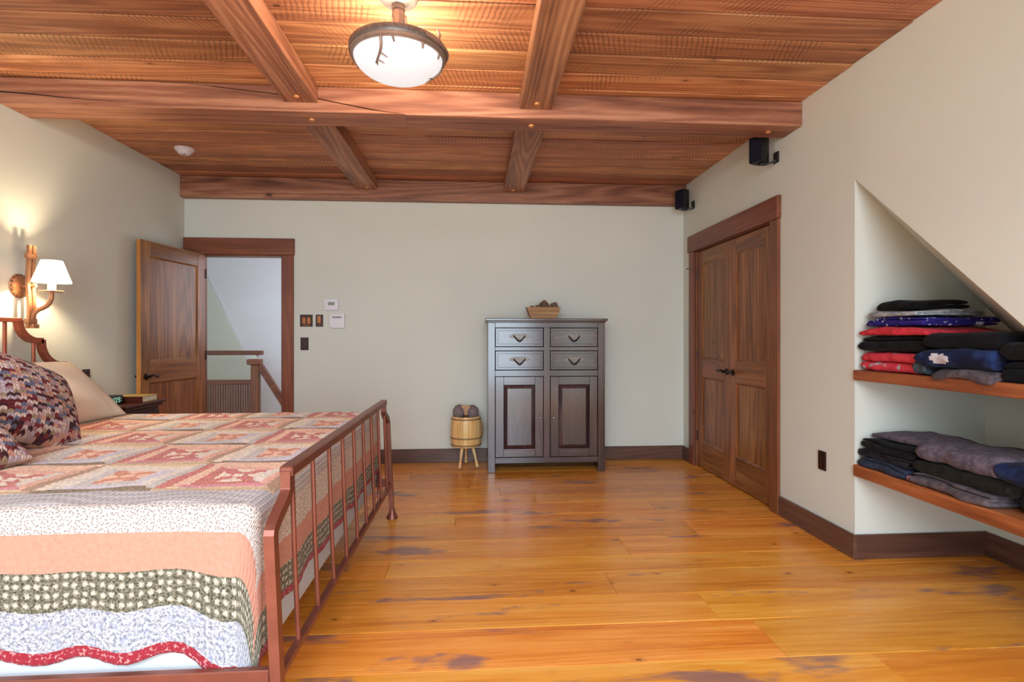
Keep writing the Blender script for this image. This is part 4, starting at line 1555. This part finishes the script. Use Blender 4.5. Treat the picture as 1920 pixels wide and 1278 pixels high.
def pinecone_mesh(L, R):
    bm = bmesh.new()
    nrow = 11
    add_lathe(bm, [(0.0001, 0), (R * 0.55, L * 0.2), (R * 0.5, L * 0.6), (0.0001, L)], (0, 0, 0), 8)
    for r_ in range(nrow):
        f = (r_ + 0.5) / nrow
        rr = R * (0.35 + 0.65 * math.sin(PI * min(1, f * 0.95 + 0.12)) ** 0.7) * (1 if f < 0.6 else 1 - (f - 0.6) * 1.4)
        k = 9
        for i in range(k):
            a_ = 2 * PI * (i + 0.5 * (r_ % 2)) / k + r_ * 0.3
            d = Vector((math.cos(a_), math.sin(a_), 0))
            t_ = Vector((-math.sin(a_), math.cos(a_), 0))
            base = d * rr * 0.4 + Vector((0, 0, L * f * 0.92))
            tip = d * rr + Vector((0, 0, L * f * 0.92 + L * 0.10))
            w = R * 0.27
            p = [base - t_ * w * 0.4, base + t_ * w * 0.4, tip + t_ * w * 0.5 + d * 0.001, tip - t_ * w * 0.5 + d * 0.001, tip + d * 0.004 + Vector((0, 0, 0.004)), tip - Vector((0, 0, 0.005))]
            v = [bm.verts.new(x) for x in p]
            for f_ in ((0, 1, 2, 4, 3), (0, 3, 5), (1, 5, 2), (0, 5, 1), (3, 4, 5), (4, 2, 5)):
                try:
                    bm.faces.new([v[q_] for q_ in f_])
                except ValueError:
                    pass
    return bm


cone_lab = ['tallest upright pine cone in the middle of the box heap', 'round pine cone at the right end of the wooden box',
            'small dark pine cone left of the upright one in the box', 'pine cone lying low at the front of the wooden box',
            'green-tinted pine cone at the left corner of the box']
cone_pos = [(0.648, 5.065, 0.098, 0.3, 0.2, 1.12), (0.735, 5.055, 0.088, 0.5, 1.2, 1.05), (0.580, 5.055, 0.084, 0.9, 2.2, 0.85), (0.690, 5.03, 0.086, 0.9, 0.3, 0.7), (0.522, 5.065, 0.088, 0.9, 1.5, 0.65)]
cm = bpy.data.meshes.new('pine_cone')
bmp = pinecone_mesh(0.075, 0.040)
bmp.to_mesh(cm)
bmp.free()
cm.materials.append(M['cone'])
for (x, y, z, tl, rz, s), lb in zip(cone_pos, cone_lab):
    o = link('pine_cone', cm, None, (x, y, TZ + z))
    o.rotation_euler = (tl * 0.8, 0, rz)
    o.scale = (s, s, s)
    tag(o, lb, 'pine cone', 'pine cones in the wooden box')

# ---------------------------------------------------------------- barrel on three legs
KX, KY = -0.092, 5.11
kb = thing('barrel_stool', 'little light wooden barrel on three carved legs beside the cabinet', 'barrel', (KX, KY, 0))
KZ0, KZ1 = 0.205, 0.488
nst = 18
for i in range(nst):
    a0 = 2 * PI * i / nst + 0.006
    a1 = 2 * PI * (i + 1) / nst - 0.006
    bm = bmesh.new()
    rings = []
    for f in (0, 0.25, 0.5, 0.75, 1):
        r_ = 0.136 + 0.012 * math.sin(PI * f) + 0.004 * (1 - f)
        zz = KZ0 + (KZ1 - KZ0) * f
        ring = []
        for rr in (r_, r_ - 0.014):
            for aa in (a0, (a0 + a1) / 2, a1):
                ring.append(bm.verts.new((KX + rr * math.cos(aa), KY + rr * math.sin(aa), zz)))
        rings.append(ring)
    for p, q_ in zip(rings[:-1], rings[1:]):
        for k0, k1 in ((0, 1), (1, 2), (2, 5), (5, 4), (4, 3), (3, 0)):
            bm.faces.new((p[k0], p[k1], q_[k1], q_[k0]))
    for r_ in (rings[0], rings[-1]):
        bm.faces.new((r_[0], r_[1], r_[4], r_[3]))
        bm.faces.new((r_[1], r_[2], r_[5], r_[4]))
    bmesh.ops.recalc_face_normals(bm, faces=bm.faces[:])
    obj('stave', bm, M['barrel'], kb)
for zz, rr in ((KZ0 + 0.018, 0.1425), (KZ1 - 0.022, 0.1385), (KZ0 + 0.085, 0.1475)):
    obj('hoop', lathe([(rr, -0.008), (rr + 0.004, -0.006), (rr + 0.004, 0.006), (rr - 0.001, 0.008), (rr - 0.002, 0.0), (rr, -0.008)], (KX, KY, zz), 40), M['hoop'], kb, True)
obj('bottom', lathe([(0.0001, 0), (0.128, 0), (0.128, 0.012), (0.0001, 0.012)], (KX, KY, KZ0 + 0.01), 32), M['barrel'], kb)
obj('seat_ring', lathe([(0.0001, -0.002), (0.12, -0.002), (0.128, 0.0), (0.128, 0.009), (0.0001, 0.009)], (KX, KY, KZ0), 32), M['barrel'], kb)
for a_ in (-2.05, -0.55, 1.6):
    d = Vector((math.cos(a_), math.sin(a_), 0))
    top = Vector((KX, KY, KZ0)) + d * 0.075
    bot = Vector((KX, KY, 0)) + d * 0.128
    bot.z = 0.014
    pts = [top.lerp(bot, f) for f in (0, 0.15, 0.35, 0.55, 0.68, 0.76, 0.84, 0.92, 1.0)]
    obj('leg', tube(pts, [0.017, 0.016, 0.014, 0.011, 0.010, 0.017, 0.011, 0.017, 0.013], 10), M['legwood'], kb, True)
pts = [(KX + 0.146, KY - 0.02, 0.435), (KX + 0.160, KY - 0.035, 0.39), (KX + 0.160, KY - 0.05, 0.34), (KX + 0.148, KY - 0.04, 0.31)]
obj('handle', tube(pts, 0.006, 8), M['hoop'], kb, True)


def fur_roll(label, cx, cy, cz, R, L, ang, nm):
    t = thing(nm, label, 'slipper', (cx, cy, cz))
    bm = bmesh.new()
    ns, nl = 24, 10
    d = Vector((math.cos(ang), math.sin(ang), 0.0))
    s_ = Vector((-math.sin(ang), math.cos(ang), 0))
    rings = []
    for j in range(nl + 1):
        f = j / nl
        e = (1 - abs(2 * f - 1) ** 3) ** 0.5
        ring = []
        for i in range(ns):
            a_ = 2 * PI * i / ns
            rr = R * max(e, 0.03) * (1 + 0.10 * mnoise.noise(Vector((cx * 9 + math.cos(a_) * 3, math.sin(a_) * 3, f * 5))))
            ring.append(bm.verts.new(Vector((cx, cy, cz)) + d * L * (f - 0.5) + s_ * rr * math.cos(a_) * 0.86 + Vector((0, 0, 1)) * rr * math.sin(a_)))
        rings.append(ring)
    for p, q_ in zip(rings[:-1], rings[1:]):
        for k in range(ns):
            bm.faces.new((p[k], p[(k + 1) % ns], q_[(k + 1) % ns], q_[k]))
    bmesh.ops.recalc_face_normals(bm, faces=bm.faces[:])
    obj('fur_body', bm, M['fur'], t, 'all')
    # tan lining curling out along the inner side
    return t


f1 = fur_roll('furry grey-brown roll in the barrel, the darker one against the left rim', KX - 0.066, KY - 0.012, 0.528, 0.066, 0.17, 1.45, 'fur_slipper')
f2 = fur_roll('furry grey-brown roll in the barrel, the one nearer the cabinet', KX + 0.062, KY - 0.012, 0.524, 0.066, 0.17, 1.75, 'fur_slipper')
tb = obj('suede_flap', join(prism([(KX - 0.052, 0.595), (KX + 0.046, 0.588), (KX + 0.012, 0.50), (KX - 0.014, 0.50)], KY - 0.055, KY - 0.035, 'Y', 0.004)), M['tan'], at=(KX, KY - 0.045, 0.5))
tag(tb, 'tan suede flap standing between the two furry rolls in the barrel', 'suede')
tb['group'] = 'contents of the barrel'


# ---------------------------------------------------------------- folded clothes
def cloth(name, c, c2=None, sc=30):
    t = NT(name)
    v = t.coords()
    f = t.noise(v, sc, 4, 0.6)
    c2 = c2 or tuple(x * 0.6 for x in c[:3]) + (1,)
    t.bump(t.math('ADD', t.noise(v, 30, 4), t.math('MULTIPLY', t.noise(v, 400, 2), 0.3)), 0.5, 0.006)
    return t.set(t.mix(t.step(f, 0.40, 0.62), c, c2), 0.9, 0, 0.15, sheen=0.03)


def print_cloth(name, base, spots, amt=0.5, sc=26):
    t = NT(name)
    v = t.coords()
    m = t.step(t.noise(v, sc, 2, 0.5), 0.60, 0.64)
    t.bump(t.noise(v, 40, 4), 0.5, 0.006)
    return t.set(t.mix(t.math('MULTIPLY', m, amt), base, spots), 0.9, 0, 0.15)


def garment(name, label, cat, x0, y0, y1, z0, dep, h, layers, mat, seed, group, hang=0.0, bulge=0.0, slope=0.0, sag=0.0, dx=0.0, soft=0.004, flip=True):
    """cloth folded back and forth: a serpentine profile in x-z swept along y. x0 is its front fold, dep its depth."""
    rs = random.Random(seed)
    pitch = h / layers
    t = pitch * 0.94
    cl = []
    nseg = 7
    for k in range(layers):
        zc = pitch * (k + 0.5)
        xa, xb = t / 2 + rs.uniform(-0.004, 0.012), dep - t / 2 + rs.uniform(-0.012, 0.012)
        xs = [xa + (xb - xa) * i / nseg for i in range(nseg + 1)]
        if (k % 2) ^ flip:
            xs = xs[::-1]
        cl += [(x, zc) for x in xs]
        if k < layers - 1:
            # rounded bend at the end just reached
            xe = xs[-1]
            sg = 1 if (k % 2 == 0) ^ flip else -1
            for i in range(1, 4):
                a_ = -PI / 2 + PI * i / 4
                cl.append((xe + sg * pitch / 2 * math.cos(a_), zc + pitch / 2 + pitch / 2 * math.sin(a_)))
    n = len(cl)
    L, Rr = [], []
    for i, (x, zz) in enumerate(cl):
        p0 = cl[max(i - 1, 0)]
        p1 = cl[min(i + 1, n - 1)]
        d = Vector((p1[0] - p0[0], p1[1] - p0[1])).normalized()
        nrm = Vector((-d.y, d.x))
        tt = t / 2 * (0.55 if i in (0, n - 1) else 1)
        L.append((x + nrm.x * tt, zz + nrm.y * tt))
        Rr.append((x - nrm.x * tt, zz - nrm.y * tt))
    prof = L + Rr[::-1]
    ny = 22
    bm = bmesh.new()
    rings = []
    for j in range(ny + 1):
        f = j / ny
        y = y0 + (y1 - y0) * f
        end = min(1.0, min(f, 1 - f) * 9)
        esc = math.sqrt(max(0.0, 1 - (1 - end) ** 2)) * 0.16 + 0.84
        ring = []
        for (x, zz) in prof:
            nz = mnoise.noise(Vector((x * 11 + seed * 3.1, y * 11, zz * 18 + seed)))
            n2 = mnoise.noise(Vector((x * 5 + seed, y * 6 + 9, seed * 1.7)))
            zfac = zz / h
            n3 = mnoise.noise(Vector((seed * 2.3, y * 26, zz * 9)))
            xx = x0 + dx + (x - dep / 2) * (0.94 + 0.06 * esc) + dep / 2 + 0.014 * n2 + soft * 2.0 * nz + 0.006 * n3
            yy = y + (0.012 * mnoise.noise(Vector((x * 7, zz * 40 + seed, seed))) if j in (0, ny) else 0)
            zo = h / 2 + (zz - h / 2) * esc
            zo += (soft * 1.2 * nz + 0.012 * n2 * zfac + 0.003 * n3 * zfac + bulge * math.sin(PI * f) * zfac - slope * (f - 0.5) * zfac + sag * zfac * (abs(2 * f - 1) ** 2) * -1)
            if hang > 0 and x < 0.04:
                zo -= hang * (1 - x / 0.04) * (0.5 + 0.5 * math.sin(f * 7 + seed))
            ring.append(bm.verts.new((xx, yy, z0 + max(0.001 if hang == 0 else -hang, zo))))
        rings.append(ring)
    m = len(prof)
    for p, q_ in zip(rings[:-1], rings[1:]):
        for k in range(m):
            bm.faces.new((p[k], p[(k + 1) % m], q_[(k + 1) % m], q_[k]))
    for r_ in (rings[0], rings[-1]):
        # end caps strip by strip between the two offset lines
        for k in range(n - 1):
            try:
                bm.faces.new((r_[k], r_[k + 1], r_[m - 2 - k], r_[m - 1 - k]))
            except ValueError:
                pass
    bmesh.ops.recalc_face_normals(bm, faces=bm.faces[:])
    o = obj(name, bm, mat, None, 'all', at=(x0 + dep / 2, (y0 + y1) / 2, z0))
    return tag(o, label, cat, group)


K = {}
K['black'] = cloth('black_cotton', rgb(12, 11, 12), rgb(20, 18, 20))
K['black2'] = cloth('black_fleece', rgb(9, 8, 12), rgb(15, 14, 20))
K['grey'] = cloth('grey_jersey', rgb(168, 166, 168), rgb(120, 130, 138))
K['print'] = print_cloth('navy_print', rgb(44, 34, 110), rgb(206, 206, 224), 0.9, 34)
K['coral'] = cloth('coral_cotton', rgb(206, 56, 66), rgb(178, 40, 54))
K['coralgrey'] = print_cloth('coral_grey_print', rgb(200, 62, 74), rgb(170, 166, 172), 1.0, 9)
K['navy'] = cloth('navy_jacket', rgb(16, 20, 46), rgb(34, 50, 92), 9)
K['slate'] = cloth('slate_knit', rgb(74, 84, 92), rgb(54, 60, 70))
K['mauve'] = cloth('mauve_grey_wool', rgb(96, 84, 88), rgb(72, 64, 70))
K['violet'] = cloth('grey_violet_twill', rgb(104, 92, 102), rgb(78, 70, 82))
K['denim'] = cloth('dark_denim', rgb(50, 58, 78), rgb(36, 42, 58))
K['charcoal'] = cloth('charcoal_cotton', rgb(44, 38, 44), rgb(22, 19, 24))
K['olive'] = cloth('dark_olive_cotton', rgb(32, 29, 25), rgb(20, 19, 16))
K['pink'] = cloth('pink_cotton', rgb(214, 132, 146), rgb(196, 112, 128))
K['white'] = cloth('white_patch', rgb(208, 204, 214), rgb(184, 180, 192))

UZ = 1.056
G1 = 'folded clothes in the tall stack on the upper shelf'
z = UZ
garment('folded_shirt', 'coral and grey printed shirt, bottom of the tall stack', 'shirt', 2.135, 2.425, 2.815, z, 0.40, 0.105, 4, K['coralgrey'], 1, G1, sag=0.01)
z += 0.107
garment('folded_sweater', 'thick black sweater under the coral shirt in the tall stack', 'sweater', 2.118, 2.40, 2.825, z, 0.42, 0.082, 3, K['black'], 2, G1, sag=0.012)
z += 0.083
garment('folded_shirt', 'bright coral shirt between the black sweater and the navy print', 'shirt', 2.125, 2.37, 2.82, z, 0.44, 0.046, 2, K['coral'], 3, G1, sag=0.02)
z += 0.047
garment('folded_shirt', 'navy shirt with white print on top of the coral shirt', 'shirt', 2.15, 2.43, 2.80, z, 0.40, 0.050, 3, K['print'], 4, G1, sag=0.012)
z += 0.051
garment('folded_shirt', 'light grey shirt just below the topmost black one', 'shirt', 2.155, 2.47, 2.80, z, 0.36, 0.034, 2, K['grey'], 5, G1, sag=0.006)
z += 0.035
garment('folded_shirt', 'black shirt on the very top of the tall stack', 'shirt', 2.19, 2.53, 2.775, z, 0.30, 0.042, 2, K['black'], 6, G1, bulge=0.006)

G2 = 'folded clothes heaped at the front of the upper shelf'
garment('folded_sweater', 'mauve grey sweater drooping over the upper shelf edge under the navy jacket', 'sweater', 2.095, 2.03, 2.31, UZ, 0.26, 0.042, 2, K['mauve'], 7, G2, hang=0.02)
jk = garment('folded_jacket', 'navy jacket with a white emblem at the front of the upper shelf', 'jacket', 2.105, 2.03, 2.40, UZ + 0.043, 0.26, 0.085, 2, K['navy'], 8, G2, bulge=0.008, soft=0.007)
# white emblem patch lying on the front fold of the jacket
bm = bmesh.new()
gy, gz = 12, 10
grid = [[bm.verts.new((2.02, 2.215 + 0.105 * i / gy, UZ + 0.062 + 0.046 * k / gz)) for k in range(gz + 1)] for i in range(gy + 1)]
for i in range(gy):
    for k in range(gz):
        cut = ((i - 0) ** 2 + (k - 10) ** 2 < 10) or (i > 9 and k < 3) or (i < 2 and k < 2) or (i > 10 and k > 6) or (4 < i < 7 and k > 8)
        if not cut:
            bm.faces.new((grid[i][k], grid[i + 1][k], grid[i + 1][k + 1], grid[i][k + 1]))
bmesh.ops.delete(bm, geom=[v for v in bm.verts if not v.link_faces], context='VERTS')
bmesh.ops.recalc_face_normals(bm, faces=bm.faces[:])
em = obj('emblem', bm, K['white'], jk, True)
sw_ = em.modifiers.new('lie_on_cloth', 'SHRINKWRAP')
sw_.target = jk
sw_.wrap_method = 'PROJECT'
sw_.use_project_x = True
sw_.use_negative_direction = True
sw_.use_positive_direction = True
sw_.offset = 0.0015
garment('folded_sweatshirt', 'bulky black sweatshirt lying on top of the navy jacket', 'sweatshirt', 2.112, 2.015, 2.38, UZ + 0.130, 0.22, 0.062, 2, K['black2'], 9, G2, bulge=0.012, soft=0.006)
garment('folded_socks', 'dark slate knit bundle squeezed between the two upper stacks', 'socks', 2.108, 2.385, 2.44, UZ + 0.002, 0.16, 0.10, 3, K['slate'], 10, G2)
garment('folded_trousers', 'black trousers at the frame edge on the upper shelf', 'trousers', 2.125, 1.74, 2.012, UZ, 0.12, 0.085, 3, K['black2'], 12, G2, soft=0.005)
garment('folded_trousers', 'upper black trousers at the frame edge on the upper shelf', 'trousers', 2.122, 1.80, 2.010, UZ + 0.087, 0.09, 0.075, 2, K['black'], 13, G2, soft=0.005)

LZ = 0.529
G3 = 'folded clothes in the left stack on the lower shelf'
garment('folded_jeans', 'dark denim jeans at the bottom of the left lower stack', 'jeans', 2.118, 2.50, 2.825, LZ, 0.36, 0.050, 3, K['denim'], 21, G3, soft=0.005)
garment('folded_shirt', 'charcoal patterned shirt above the dark denim on the lower shelf', 'shirt', 2.125, 2.49, 2.835, LZ + 0.051, 0.36, 0.045, 3, K['charcoal'], 22, G3, soft=0.006)
garment('folded_shorts', 'crumpled black shorts under the grey top on the lower shelf', 'shorts', 2.125, 2.47, 2.82, LZ + 0.097, 0.34, 0.055, 3, K['black'], 23, G3, soft=0.009)
garment('folded_pullover', 'slate grey top spread over the left lower stack', 'top', 2.16, 2.42, 2.82, LZ + 0.153, 0.34, 0.048, 1, K['violet'], 24, G3, slope=0.010, sag=0.016)
G4 = 'folded clothes in the right stack on the lower shelf'
garment('folded_trousers', 'mauve grey trousers at the bottom of the right lower stack', 'trousers', 2.108, 2.06, 2.462, LZ, 0.40, 0.058, 3, K['mauve'], 25, G4, soft=0.006)
garment('folded_trousers', 'dark olive trousers in the middle of the right lower stack', 'trousers', 2.125, 1.99, 2.455, LZ + 0.059, 0.40, 0.058, 2, K['olive'], 26, G4, soft=0.006)
garment('folded_trousers', 'grey violet rolled trousers on top of the right lower stack', 'trousers', 2.13, 2.05, 2.44, LZ + 0.118, 0.40, 0.088, 2, K['violet'], 27, G4, soft=0.008, sag=0.006)
garment('folded_jeans', 'navy jeans peeking out beside the grey violet trousers', 'jeans', 2.13, 1.86, 2.045, LZ + 0.118, 0.34, 0.085, 2, K['navy'], 28, G4, soft=0.007)
garment('folded_sweater', 'black sweater at the frame edge on the lower shelf', 'sweater', 2.19, 1.80, 1.985, LZ, 0.36, 0.115, 2, K['black2'], 29, G4, soft=0.006)
garment('folded_cloth', 'small pink cloth tip poking out over the lower shelf edge', 'cloth', 2.104, 2.47, 2.495, LZ + 0.001, 0.06, 0.022, 1, K['pink'], 30, None)
